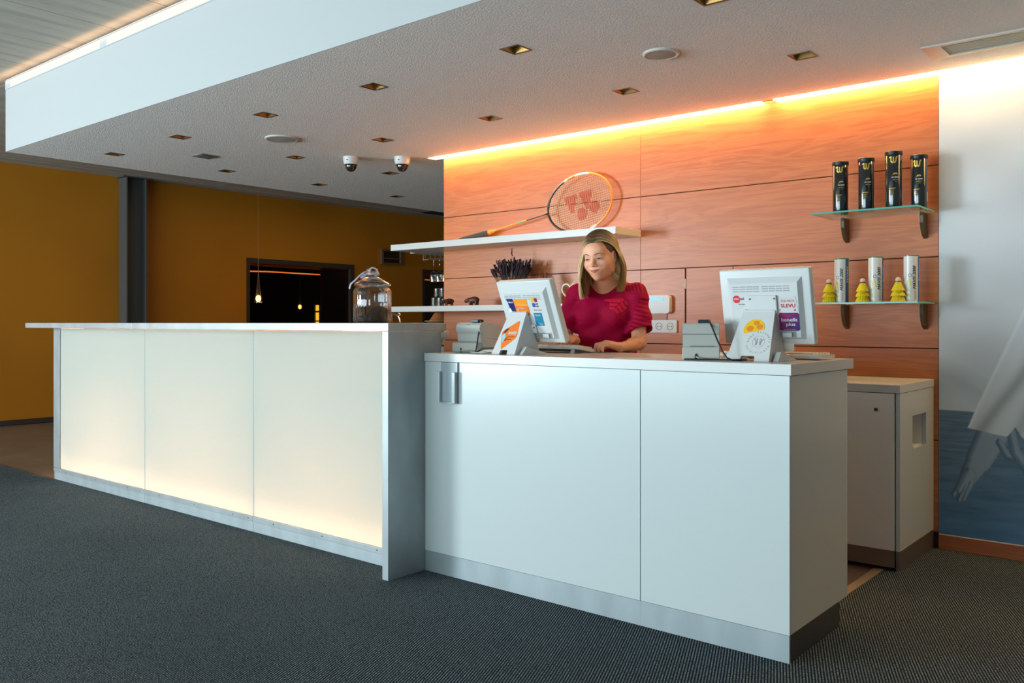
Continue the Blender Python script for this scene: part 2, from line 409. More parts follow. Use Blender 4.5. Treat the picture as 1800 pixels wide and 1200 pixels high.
# soffit light band: three lit lengths with end pieces between
band = thing('soffit_light_band', 'long warm translucent light band along the top of the white soffit', 'light', (SX0, SY0, 2.88))
edges = [SX0+.03, -5.47, -3.9, -2.33, -.76, .8, 2.4]
for a, b_ in zip(edges, edges[1:]):
    obj('diffuser', B(a+.045, b_-.045, SY0+.002, SY0+.02, 2.880, 2.938, bev=.003), soft_led, band)
obj('frame', T_(lambda b: [box(b, SX0, SX1, SY0, SY0+.03, 2.940, 2.946), box(b, SX0, SX1, SY0-.003, SY0+.03, 2.8725, 2.879)] + [box(b, e-.044, e+.044, SY0+.003, SY0+.02, 2.8795, 2.9395) for e in edges]), mat('band_frame', (.45, .48, .50), .4), band)
area('soffit_band_glow', (-3.0, SY0-.05, 2.92), (math.radians(165), 0, 0), 8.5, .05, 3, (1, .60, .30))

# downlights
dl_frame = mat('downlight_frame', (.13, .085, .05), .3, metal=.6); dl_gold = mat('downlight_reflector', (.50, .28, .09), .25, metal=.9); lamp_m = mat('downlight_lamp', (1, .8, .5), emit=(1, .55, .2), estr=1.1)
def mk_downlight():
    t = thing('downlight', '', 'light', (0, 0, SZ), 'square recessed downlights in the soffit')
    S = HS-.001
    def ring(b):
        for a in ((-S-.008, S+.008, -S-.008, -S), (-S-.008, S+.008, S, S+.008), (-S-.008, -S, -S, S), (S, S+.008, -S, S)): box(b, a[0], a[1], a[2], a[3], SZ-.003, SZ-.0005)
    def refl(b):
        q = .6
        lo = [b.verts.new((x*S, y*S, SZ)) for x, y in ((-1, -1), (1, -1), (1, 1), (-1, 1))]; hi = [b.verts.new((x*S*q, y*S*q, SZ+.045)) for x, y in ((-1, -1), (1, -1), (1, 1), (-1, 1))]
        for i in range(4): b.faces.new((lo[i], lo[(i+1) % 4], hi[(i+1) % 4], hi[i]))
        b.faces.new(hi)
    for n_, f_, m_ in (('frame', ring, dl_frame), ('reflector', refl, dl_gold), ('lamp', lambda b: box(b, -S*.62, S*.62, -S*.62, S*.62, SZ+.036, SZ+.044), mat('lamp_unlit', (.03, .018, .01), .3))):
        bm = bmesh.new(); f_(bm); me = bpy.data.meshes.new(n_); bm.to_mesh(me); bm.free(); o = bpy.data.objects.new(n_, me); C.objects.link(o); me.materials.append(m_); o.parent = t; o.location = (0, 0, -SZ)
    return t
def copy_tree(root, loc):
    r = root.copy(); C.objects.link(r); r.location = loc
    for ch in list(root.children):
        c = ch.copy(); C.objects.link(c); c.parent = r
        for g in ch.children: d = g.copy(); C.objects.link(d); d.parent = c
    return r
d0 = mk_downlight(); rows = {3.11: 'front', 4.055: 'second', 4.996: 'third', 4.998: 'third', 5.95: 'rear', 5.964: 'rear'}
ords = ['rightmost', 'second from the right', 'third from the right', 'third from the left', 'second from the left', 'leftmost']
for i, (x, y) in enumerate(DL):
    o = d0 if i == 0 else copy_tree(d0, (x, y, SZ))
    o.location = (x, y, SZ)
    o['label'] = 'square downlight, ' + (ords[i % 6] if i < 12 else ('right one' if i in (12, 14) else 'left one')) + ' in the %s row of the soffit' % rows[y]

# wall light strip in its slot
strip = thing('wall_light_strip', 'bright warm light strip in a slot above the cherry wood wall', 'light', (-1.6, 4.76, SZ))
for a, b_ in ((-4.77, -2.1), (-2.02, 2.5)):
    obj('diffuser', B(a, b_, 4.7325, 4.7985, SZ-.005, SZ+.003), glow_w, strip)
obj('housing', T_(lambda b: [box(b, -4.80, 2.55, 4.725, 4.731, SZ-.002, SZ+.05), box(b, -4.80, -4.79, 4.731, 4.80, SZ-.002, SZ+.05), box(b, -4.79, 2.55, 4.731, 4.80, SZ+.045, SZ+.05)]), mat('strip_housing', (.8, .7, .55), .4), strip)

# ceiling air grille at the right
gr = thing('ceiling_air_grille', 'long slotted air grille in the soffit at upper right', 'vent', (.7, 4.39, SZ))
obj('frame', T_(lambda b: [box(b, -1.12, 2.52, 4.277, 4.302, SZ-.008, SZ+.012), box(b, -1.12, 2.52, 4.473, 4.50, SZ-.008, SZ+.012), box(b, -1.12, -1.04, 4.302, 4.473, SZ-.008, SZ+.012)]), mat('grille_frame', (.55, .50, .44), .4), gr)
for k in range(8):
    y = 4.312+k*.0205
    obj('slat', B(-1.04, 2.5, y, y+.009, SZ-.003, SZ+.014, M=None), mat('grille_slat', (.42, .39, .33), .45), gr)
obj('backing', B(-1.04, 2.5, 4.302, 4.473, SZ+.03, SZ+.034), black, gr)
# small square grille
sg = thing('square_ceiling_grille', 'small square metal grille in the soffit near the left end', 'vent', (*VENT, SZ))
obj('frame', T_(lambda b: [box(b, VENT[0]-.075, VENT[0]+.075, VENT[1]-.075, VENT[1]+.075, SZ-.006, SZ-.001, bev=.001)]), mat('vent_metal', (.25, .24, .22), .4, metal=.5), sg)
for k in range(6): obj('slat', B(VENT[0]-.06, VENT[0]+.06, VENT[1]-.058+k*.021, VENT[1]-.048+k*.021, SZ-.010, SZ-.006), mat('vent_slat', (.16, .15, .14), .4, metal=.5), sg)
# round speakers
for (x, y, r, lab) in ((-2.08, 3.589, .085, 'large round ceiling loudspeaker in the soffit, above the right half of the desk'), (-5.043, 3.583, .115, 'round flush ceiling loudspeaker in the soffit, towards its left end')):
    s = thing('ceiling_speaker', lab, 'speaker', (x, y, SZ))
    obj('rim', T_(lambda b: lathe(b, [(r, SZ-.0005), (r, SZ-.008), (r*.93, SZ-.012), (r*.84, SZ-.010), (r*.84, SZ-.0005)], x, y, 48)), mat('speaker_rim', (.62, .58, .53), .4), s, smooth=40)
    obj('grille', T_(lambda b: lathe(b, [(r*.835, SZ-.002), (r*.835, SZ-.0095), (r*.4, SZ-.0125), (0.001, SZ-.0135)], x, y, 48, cap=False)), mat('speaker_mesh', (.42, .38, .34), .7, bump=(600, .5, .002)), s, smooth=40)
# dome cameras
for (x, y, lab) in ((-5.21, 4.326, 'white dome security camera on the soffit, the left of the two'), (-4.909, 4.577, 'white dome security camera on the soffit, the right one near the light strip')):
    s = thing('dome_camera', lab, 'camera', (x, y, SZ), 'dome cameras under the soffit'); R = .060
    obj('base', T_(lambda b: lathe(b, [(R, SZ-.0005), (R*.98, SZ-.03), (R*.86, SZ-.056), (R*.80, SZ-.060)], x, y, 32)), white_plastic, s, smooth=50)
    obj('ring', T_(lambda b: lathe(b, [(R*.82, SZ-.0595), (R*.84, SZ-.064), (R*.70, SZ-.068)], x, y, 32)), black, s, smooth=50)
    obj('dome', T_(lambda b: lathe(b, [(R*.72*math.cos(a), SZ-.066-R*.78*math.sin(a)) for a in [i*PI/2/8 for i in range(9)]], x, y, 32)), mat('black_dome', (.02, .018, .016), .05, coat=1), s, smooth=60)
    obj('lens', T_(lambda b: [cyl(b, (x+.045*.95-.02, y-.062, SZ-.03), (x+.045*.95-.021, y-.050, SZ-.03), .004)]), black, s)

# back wall: backing, panels, mural
wb = struct(obj('wall_back', B(-4.687, 2.7, YW+.012, YW+.14, 0, CZ), mat('panel_joint', (.045, .016, .01), .8)))
R_ = [.08, .549, 1.018, 1.487, 1.955, 2.43]
def wpanel(x0, x1, z0, z1):
    g = .0026
    o = obj('wood_panel', B(x0+g*.35, x1-g*.35, YW, YW+.012, z0+g, z1-g, bev=.0008, seg=1), wood, wb); return o
for z0, z1 in zip(R_, R_[1:]):
    if abs(z0-1.018) < .001:
        wpanel(-4.687, -2.933, z0, z1); wpanel(-2.932, -2.616, z0, z1); wpanel(-2.608, -2.299, z0, z1); wpanel(-2.297, -1.171, z0, z1)
    else:
        wpanel(-4.687, -2.933, z0, z1); wpanel(-2.933, -1.171, z0, z1)
obj('hinge', T_(lambda b: [cyl(b, (-2.612, YW-.001, 1.36), (-2.612, YW-.001, 1.42), .004)]), white_plastic, wb, label='small pale hinge barrel')
struct(obj('baseboard_back', B(-1.168, 2.69, YW-.012, YW+.011, .001, .073, bev=.001), wood_base))
#MURAL
# photo mural: printed sheet, painted per vertex (sky, sea, linen sleeve, hands)
def seg_d(X, Z, a, b_, ra, rb):
    ax, az = a; bx, bz = b_; dx, dz = bx-ax, bz-az
    t = np.clip(((X-ax)*dx+(Z-az)*dz)/(dx*dx+dz*dz), 0, 1)
    return np.hypot(X-ax-t*dx, Z-az-t*dz)-(ra+(rb-ra)*t)
def poly_in(X, Z, P):
    ins = np.zeros(X.shape, bool); n = len(P)
    for i in range(n):
        x1, z1 = P[i]; x2, z2 = P[(i+1) % n]
        c_ = ((z1 > Z) != (z2 > Z)) & (X < (x2-x1)*(Z-z1)/(z2-z1+1e-12)+x1); ins ^= c_
    return ins
def vnoise(X, Y, seed=0):
    r = np.random.default_rng(seed); G = r.random((256, 256)); xi = np.floor(X).astype(int); yi = np.floor(Y).astype(int); fx = X-xi; fy = Y-yi
    fx = fx*fx*(3-2*fx); fy = fy*fy*(3-2*fy); g = lambda a, b_: G[a % 256, b_ % 256]
    return (g(xi, yi)*(1-fx)+g(xi+1, yi)*fx)*(1-fy)+(g(xi, yi+1)*(1-fx)+g(xi+1, yi+1)*fx)*fy
def grid_print(name, m, parent, x0, x1, z0, z1, y, st, paint):
    nx = int((x1-x0)/st)+1; nz_ = int((z1-z0)/st)+1
    gx = np.linspace(x0, x1, nx); gz = np.linspace(z0, z1, nz_); X, Z = np.meshgrid(gx, gz)
    vs = np.stack([X.ravel(), np.full(X.size, y), Z.ravel()], 1)
    i = np.arange((nz_-1)*(nx-1)); r_, c_ = i//(nx-1), i % (nx-1); a = r_*nx+c_
    fs = np.stack([a, a+1, a+nx+1, a+nx], 1)
    me = bpy.data.meshes.new(name); me.from_pydata(vs.tolist(), [], fs.tolist())
    q_ = st*.33; col = sum(paint(X+ax, Z+az) for ax, az in ((-q_, -q_), (q_, -q_), (-q_, q_), (q_, q_), (0, 0)))/5; col = col.reshape(-1, 3); at = me.color_attributes.new('Col', 'FLOAT_COLOR', 'POINT')
    at.data.foreach_set('color', np.concatenate([col, np.ones((len(col), 1))], 1).astype(np.float32).ravel())
    return link(name, me, m, parent)
def mural_paint(X, Z):
    lp = lambda t, a, b_: np.array(a)*(1-t[..., None])+np.array(b_)*t[..., None]
    t = np.clip((Z-.7)/1.7, 0, 1); col = lp(t, (.60, .655, .70), (.60, .63, .65))
    n = vnoise(X*4+3, Z*5, 1); col *= (.9+.2*n)[..., None]
    cloud = np.clip(1-np.abs(Z-.80-.10*np.sin(X*6+9))/.10, 0, 1)*.22; col *= (1-cloud)[..., None]
    sea = Z < .708-.01*(X+1.17)
    t2 = np.clip(Z/.7, 0, 1); sc_ = lp(t2, (.085, .19, .31), (.15, .225, .30))
    pers = .02+(.72-Z)*.10
    rip = vnoise(X/pers*.35, Z/pers*1.6, 2)*.6+vnoise(X/pers*.9, Z/pers*4, 3)*.4
    sc_ *= (.72+.62*rip)[..., None]; col = np.where(sea[..., None], sc_, col)
    # limbs below the sleeve: forearm running down-left to a small foot, fingers of a second hand
    skin_l, skin_d = np.array((.52, .62, .70)), np.array((.09, .14, .20))
    def limb(col, parts, lx=-.5):
        D = np.full(X.shape, 9.); S = np.zeros(X.shape)
        for a, b_, ra, rb in parts:
            d = seg_d(X, Z, a, b_, ra, rb); D = np.minimum(D, d)
        edge = np.clip(-D/.032, 0, 1)
        dx = np.gradient(D, axis=1); sh = np.clip(.5+lx*np.sign(dx)*(1-edge)*.9, 0, 1)
        c_ = skin_d+(skin_l-skin_d)*(sh*(.35+.65*edge))[..., None]
        return np.where((D < 0)[..., None], c_, col)
    col = limb(col, [((-.90, .66), (-.985, .47), .075, .060), ((-.985, .47), (-1.03, .385), .056, .042)], .6)
    col = limb(col, [((-1.03, .39), (-1.075, .31), .036, .024), ((-1.075, .33), (-1.10, .285), .016, .012), ((-1.04, .34), (-1.075, .262), .020, .013), ((-1.02, .36), (-1.055, .268), .018, .011)], .6)
    col = limb(col, [((-.895, .565), (-.86, .50), .017, .017), ((-.86, .50), (-.80, .49), .018, .02)], .5)
    col = limb(col, [((-.845, .62), (-.825, .52), .020, .022), ((-.825, .52), (-.74, .40), .024, .03)], .5)
    # sleeve
    P = [(-.99, .745), (-.78, 1.24), (-.55, 1.75), (1.2, 1.9), (1.2, .5), (-.60, .52), (-.74, .55), (-.80, .60), (-.825, .645), (-.86, .595), (-.93, .605), (-1.035, .625)]
    ins = poly_in(X, Z, P)
    f1 = np.abs((X+.93)-(Z-.65)*.46-.03*np.sin(Z*8)); base = lp(np.clip((Z-.6)/.8, 0, 1), (.72, .76, .78), (.60, .66, .71))
    base = base*(1-.42*np.exp(-(f1/.035)**2)[..., None])
    f2 = np.abs((X+.80)-(Z-.65)*.40); base = base*(1-.30*np.exp(-(f2/.03)**2)[..., None])
    eg = np.abs((X+1.03)-(Z-.63)*.42); base = base*(1+.12*np.exp(-(eg/.01)**2)[..., None])
    col = np.where(ins[..., None], base, col)
    return col
mu = thing('photo_mural', 'large photo mural of a calm sea and a white linen sleeve with hands', 'mural', (-1.1, YW, 1.2))
grid_print('printed_sheet', mat('mural_print', (1, 1, 1), .45, attr='Col', spec=.25), mu, -1.167, -.62, .077, 2.416, YW-.0045, .0036, mural_paint)
grid_print('printed_sheet', MATS['mural_print'], mu, -.62, .9, .077, 2.416, YW-.0045, .010, mural_paint)
obj('board', B(-1.168, .902, YW-.004, YW+.011, .0755, 2.4165), mat('mural_edge', (.75, .78, .76), .4), mu)
obj('edge_strip', B(-1.168, .902, YW-.007, YW-.0045, .0735, .0762), mat('mural_strip', (.75, .78, .74), .4), mu)

#FURNITURE
# ------------------------------------------------------------------ lit bar
bar = thing('lit_bar_counter', 'long bar counter with backlit frosted glass panels and aluminium top', 'counter', (-4.9, 2.85, 0))
bx = [-6.60, -5.362, -4.16, -2.942]
for a, b_ in zip(bx, bx[1:]):
    obj('glass_panel', B(a+.004, b_-.004, 2.770, 2.776, .086, 1.107), frost, bar)
    obj('light_tube', T_(lambda b: cyl(b, (a+.11, 2.832, .112), (b_-.05, 2.832, .112), .012, seg=10)), tube_m, bar)
for x in bx[1:3]: obj('glass_joint', B(x-.0035, x+.0035, 2.771, 2.784, .084, 1.107), mat('joint_strip', (.42, .50, .50), .4), bar)
for a, b_ in ((-6.70, -5.362), (-5.362, -4.16), (-4.16, -2.942)):
    rl = obj('bottom_rail', B(a+.001, b_-.001, 2.762, 2.777, .056, .085, bev=.0015), alu_m, bar)
    for f_ in (.16, .5, .84, .965): 
        xx = a+(b_-a)*f_; obj('screw', T_(lambda b: cyl(b, (xx, 2.7605, .071), (xx, 2.763, .071), .0035, seg=10)), mat('screw', (.18, .18, .18), .3, metal=1), rl)
    obj('plinth', B(a+.001, b_-.001, 2.768, 2.776, .0, .055), alu_kick, bar)
obj('left_stile', B(-6.70, -6.60, 2.762, 2.95, .086, 1.112, bev=.002), alu_m, bar)
obj('body', T_(lambda b: [box(b, -6.60, -2.942, 2.94, 2.955, 0, 1.1115), box(b, -6.60, -2.942, 2.777, 2.94, .03, .055)]), mat('bar_inner_grey', (.30, .28, .25), .6), bar)
obj('end_panel', B(-2.941, -2.902, 2.621, 2.956, 0, 1.1115, bev=.0015), alu_m, bar)
obj('counter_top', T_(lambda b: [box(b, -6.84, -5.2365, 2.621, 2.99, 1.1125, 1.149, bev=.0015), box(b, -5.2345, -2.902, 2.621, 2.99, 1.1125, 1.149, bev=.0015)]), alu_m, bar)
obj('under_bracket', B(-3.6, -2.91, 2.93, 3.02, 1.075, 1.1115, bev=.006), white_plastic, bar)

# ------------------------------------------------------------------ reception desk
desk = thing('reception_desk', 'white high-gloss reception desk with grey metal plinth, in front of the woman', 'desk', (-2.0, 3.1, 0))
obj('worktop', B(-2.9012, -1.150, 2.843, 3.462, .972, 1.010, bev=.0012), white_edge, desk)
obj('front_panel', B(-2.9012, -1.7425, 2.850, 2.868, .095, .9705, bev=.0008), white_gloss, desk)
obj('front_panel', B(-1.7395, -1.158, 2.850, 2.868, .095, .9705, bev=.0008), white_gloss, desk)
obj('side_panel', B(-1.1775, -1.158, 2.8685, 3.415, .095, .9705, bev=.0008), white_gloss, desk)
obj('side_panel', B(-2.9012, -2.880, 2.869, 3.415, .0, .9705), white_matt, desk)
obj('plinth', T_(lambda b: [box(b, -2.9012, -1.7412, 2.852, 2.862, 0, .0935), box(b, -1.7408, -1.160, 2.852, 2.862, 0, .0935)]), alu_kick, desk)
obj('side_plinth', B(-1.168, -1.160, 2.8625, 3.335, 0, .0935), mat('dark_plinth', (.12, .125, .13), .25, metal=.6), desk)
obj('carcass', T_(lambda b: [box(b, -2.87, -1.179, 2.869, 3.0, .095, .96)]), white_matt, desk)
# brochure holder on the desk front
bh = thing('brochure_holder', 'grey acrylic brochure holder hung on the desk front by its left end', 'holder', (-2.74, 2.84, .87))
hm = mat('holder_grey', (.30, .36, .38), .3, coat=.5)
obj('back_plate', B(-2.790, -2.688, 2.8415, 2.8445, .785, .9705), hm, bh)
obj('side_lip', T_(lambda b: [box(b, -2.806, -2.784, 2.824, 2.841, .787, .928, bev=.002)]), mat('holder_light', (.50, .57, .59), .25, coat=.5), bh)
obj('side_lip', T_(lambda b: [box(b, -2.708, -2.688, 2.824, 2.841, .787, .928, bev=.002)]), hm, bh)
obj('front_lip', B(-2.784, -2.708, 2.826, 2.841, .785, .792), hm, bh)

# back cabinet along the wood wall
cab = thing('back_cabinet', 'low white back cabinet against the wood wall, its right end beside the mural', 'cabinet', (-2.9, 4.5, 0))
obj('worktop', B(-4.62, -1.190, 4.212, 4.800, .8245, .862, bev=.0012), white_edge, cab)
def side(b):
    for a in ((4.222, 4.423, .0945, .823), (4.66, 4.80, .0945, .823), (4.423, 4.66, .0945, .545), (4.423, 4.66, .704, .823)): box(b, -1.211, -1.193, *a)
bm = bmesh.new(); side(bm); bmesh.ops.remove_doubles(bm, verts=bm.verts[:], dist=1e-5)
obj('side_panel', bm, white_gloss, cab)
obj('recess', T_(lambda b: [box(b, -1.31, -1.212, 4.418, 4.4225, .54, .71), box(b, -1.31, -1.212, 4.6605, 4.665, .54, .71), box(b, -1.31, -1.212, 4.4225, 4.6605, .54, .5445), box(b, -1.31, -1.212, 4.4225, 4.6605, .7045, .71)]), white_matt, cab)
rc = obj('recess_back', B(-1.314, -1.3105, 4.418, 4.665, .54, .71), mat('dark_window', (.03, .04, .045), .1, coat=.8), cab)
dr = obj('door', B(-1.80, -1.216, 4.214, 4.232, .096, .8215, bev=.001), white_matt, cab)
obj('knob', T_(lambda b: [cyl(b, (-1.296, 4.213, .745), (-1.296, 4.206, .745), .008, seg=14)]), mat('keyhole', (.10, .09, .08), .3, metal=.8), dr)
for k in range(5):
    dd = obj('door', B(-4.61+k*.56, -4.055+k*.56, 4.214, 4.232, .096, .8215, bev=.001), white_matt, cab)
obj('carcass', B(-4.62, -1.335, 4.233, 4.80, .12, .823), white_matt, cab)
kick_d = mat('cabinet_plinth', (.20, .17, .155), .3, metal=.5)
obj('plinth', B(-4.62, -1.2155, 4.219, 4.229, .016, .0945), kick_d, cab)
obj('side_plinth', B(-1.2105, -1.194, 4.222, 4.799, .0, .094), kick_d, cab)

# wall shelves
for nm, lab, zz, xr in (('wall_shelf', 'long white upper shelf carrying the oversized racket', (1.697, 1.742), -2.929), ('wall_shelf', 'long white lower shelf with figurines, behind the left monitor', (1.232, 1.272), -3.06)):
    s = thing(nm, lab, 'shelf', (-4, 4.65, zz[0]), 'white wall shelves')
    obj('board', B(-4.96, xr, 4.506, YW-.0005, zz[0], zz[1], bev=.001), white_edge, s)
    obj('rear_board', B(-5.06, -4.690, YW, 5.14, zz[0]+.004, zz[1], bev=.001), white_edge, s)

# glass shelves with half-moon brackets
wedge = mat('bracket_bronze', (.085, .060, .045), .35, metal=.3); wedge_e = mat('bracket_edge', (.62, .30, .08), .35)
for zz, lab in ((1.717, 'upper green-edged glass shelf carrying the black ball cans'), (1.250, 'lower green-edged glass shelf carrying shuttlecocks and tubes')):
    s = thing('glass_shelf', lab, 'shelf', (-1.45, 4.65, zz), 'glass wall shelves')
    obj('glass_board', B(-1.712, -1.188, 4.490, YW-.002, zz-.004, zz+.004), green_glass, s)
    obj('polished_edge', T_(lambda b: [box(b, -1.712, -1.188, 4.4885, 4.4899, zz-.0042, zz+.0042), box(b, -1.1879, -1.1865, 4.4885, YW-.002, zz-.0042, zz+.0042)]), green_edge, s)
    for bx_ in (-1.628, -1.232):
        prof = [(0, .017), (.080, .017), (.084, .0), (.078, -.035), (.064, -.068), (.040, -.094), (.0, -.112)]
        br = obj('bracket', T_(lambda b: prism(b, [(-q[0], q[1]+zz-.022) for q in prof], ((bx_-.009, YW-.001, 0), (0, 1, 0), (0, 0, 1)), .018)), wedge, s)
        obj('bracket_edge', T_(lambda b: [tube(b, [(bx_-.0095, YW-.001-q[0]*1.0, zz-.022+q[1]) for q in prof[1:]], .0022, 6)]), wedge_e, br)
        obj('clamp_screw', T_(lambda b: lathe(b, [(.012, zz+.0045), (.012, zz+.007), (.004, zz+.009)], bx_, YW-.06, 14)), gold, br)

# thermostat, sockets
th = thing('thermostat', 'white rounded wall thermostat with a blue display', 'thermostat', (-2.78, YW, 1.26))
obj('housing', T_(lambda b: prism(b, rpoly(-2.862, -2.705, 1.208, 1.322, .022), ((0, YW-.001, 0), (1, 0, 0), (0, 0, 1)), .034)), white_plastic, th, smooth=30)
obj('display', B(-2.842, -2.745, YW-.0365, YW-.0352, 1.287, 1.309), mat('blue_display', (.05, .38, .48), .3, emit=(.05, .45, .6), estr=.35), th)
txt_obj('digits', white_print, th, [(('88:88', -2.79, 1.291, .016, plane_place((0, YW-.0367, 0), (1, 0, 0), (0, 0, 1), .0001)), dict(align='c'))])
obj('wall_plate', B(-2.855, -2.74, YW-.006, YW-.0005, 1.168, 1.207), wood_base, th)
so = thing('triple_socket', 'white triple power socket on the wood wall under the thermostat', 'socket', (-2.79, YW, 1.126))
obj('cover_plate', T_(lambda b: prism(b, rpoly(-2.912, -2.668, 1.088, 1.166, .006), ((0, YW-.001, 0), (1, 0, 0), (0, 0, 1)), .012)), white_plastic, so)
for k in range(3):
    cx = -2.870+k*.079
    q = obj('outlet', T_(lambda b: [lathe(b, [(.0235, 0), (.0235, .001), (.0205, .001), (.0195, -.010), (.0, -.010)], 0, 0, 24, M=Matrix.Translation((cx, YW-.0135, 1.127)) @ Matrix.Rotation(PI/2, 4, 'X'), cap=False)]), mat('outlet_shaded', (.30, .27, .24), .5), so, smooth=40)  # cup colour darkened to stand for the ring shadows in the outlets
    obj('contact', T_(lambda b: [cyl(b, (cx-.0095, YW-.0145, 1.127), (cx-.0095, YW-.013, 1.127), .003, seg=10), cyl(b, (cx+.0095, YW-.0145, 1.127), (cx+.0095, YW-.013, 1.127), .003, seg=10)]), black, q)

#ITEMS
# ------------------------------------------------------------------ oversized racket on the upper shelf
YR = 4.745
rk = thing('badminton_racket', 'oversized orange and black badminton racket leaning on the upper shelf', 'racket', (-3.9, YR, 1.74))
def at(px_x, z): return Vector((px_x, YR, z))
hc = Vector((-3.372, YR, 1.946)); ang = math.radians(10); AX = Vector((math.cos(ang), 0, math.sin(ang))); AZ = Vector((-math.sin(ang), 0, math.cos(ang)))
ra, rb = .262, .190
orange = mat('racket_orange', (.80, .26, .025), .25, coat=.6); rk_blk = mat('racket_black', (.018, .016, .015), .25, coat=.6)
def ell(t): 
    e = 1+.04*math.cos(t); return hc+AX*(ra*math.cos(t))+AZ*(rb*e*math.sin(t))
def hoop(b, t0, t1, n, r_): tube(b, [ell(t0+(t1-t0)*i/n) for i in range(n+1)], r_, 8)
obj('head_frame', T_(lambda b: hoop(b, -.62*PI, .62*PI, 60, .0085)), orange, rk, smooth=60)
obj('head_frame', T_(lambda b: hoop(b, .62*PI, 1.38*PI, 36, .0085)), rk_blk, rk, smooth=60, label='black throat half of the hoop')
obj('frame_decal', T_(lambda b: [hoop(b, .36*PI, .50*PI, 8, .0088), hoop(b, -.42*PI, -.36*PI, 4, .0088), hoop(b, .58*PI, .61*PI, 3, .0088)]), mat('racket_white', (.8, .78, .74), .3), rk, smooth=60)
neck = ell(PI); butt = hc-AX*1.115-AZ*.0
g1 = hc-AX*.812; g0 = hc-AX*1.105
g0.z = max(g0.z, 1.762)
obj('shaft', T_(lambda b: tube(b, [neck, neck+(g1-neck)*.35], .006, 8)), rk_blk, rk, smooth=60)
obj('shaft', T_(lambda b: tube(b, [neck+(g1-neck)*.35, g1+(neck-g1)*.12], .006, 8)), orange, rk, smooth=60, label='orange part of the shaft')
obj('shaft_ring', T_(lambda b: [tube(b, [neck+(g1-neck)*.42, neck+(g1-neck)*.47], .0064, 8)]), mat('racket_green', (.05, .42, .28), .3), rk, smooth=60)
obj('cone', T_(lambda b: tube(b, [g1+(neck-g1)*.13, g1+(neck-g1)*.05, g1], [.0065, .014, .019], 10)), orange, rk, smooth=60)
obj('grip', T_(lambda b: tube(b, [g1, g1+(g0-g1)*.15, g1+(g0-g1)*.93, g0], [.018, .019, .021, .020], 8)), mat('grip_charcoal', (.05, .052, .055), .75), rk, smooth=25)
obj('throat_joint', T_(lambda b: tube(b, [neck-AX*.03, neck+AX*.004], [.008, .013], 8)), rk_blk, rk, smooth=60)
def in_logo(u, v):
    # two wedges above, discs below
    for cu, cv in ((-.062, .022), (.062, .022)):
        if -.075 < v-cv < .045 and abs(u-cu-.0) < .012+.42*(v-cv+.075)*.9 and v-cv > -.075: 
            if abs(u-cu) < .055: return True
    return (u+.0-.012)**2+(v+.078)**2 < .042**2 or (u-.118)**2+(v+.055)**2 < .040**2
ns, nl = [], []
bw = bmesh.new(); bl = bmesh.new()
def string(vert, c_):
    L = (ra if not vert else rb*1.02); other = (rb if not vert else ra)
    q = 1-(c_/other)**2
    if q <= .02: return
    e = L*math.sqrt(q)*.985; n = 44; pts = [(-e+2*e*i/n) for i in range(n+1)]
    st = 0; cur = None
    runs = []
    for i in range(n):
        m_ = (pts[i]+pts[i+1])/2; u, v = (c_, m_) if vert else (m_, c_)
        t = in_logo(u, v)
        if t != cur: runs.append([t, pts[i], pts[i+1]]); cur = t
        else: runs[-1][2] = pts[i+1]
    for t, a, b_ in runs:
        P = [(c_, a), (c_, b_)] if vert else [(a, c_), (b_, c_)]
        tube(bl if t else bw, [hc+AX*p[0]+AZ*p[1]+Vector((0, -.001 if vert else .001, 0)) for p in P], .0026 if t else .0013, 4, cap=False)
for k in range(-15, 16): string(True, k*.0168)
for k in range(-12, 13): string(False, k*.0152)
o = obj('strings', bw, mat('string_cream', (.72, .55, .36), .5), rk); o['kind'] = 'stuff'
o = obj('string_logo', bl, mat('string_red', (.55, .10, .05), .6), rk); o['kind'] = 'stuff'

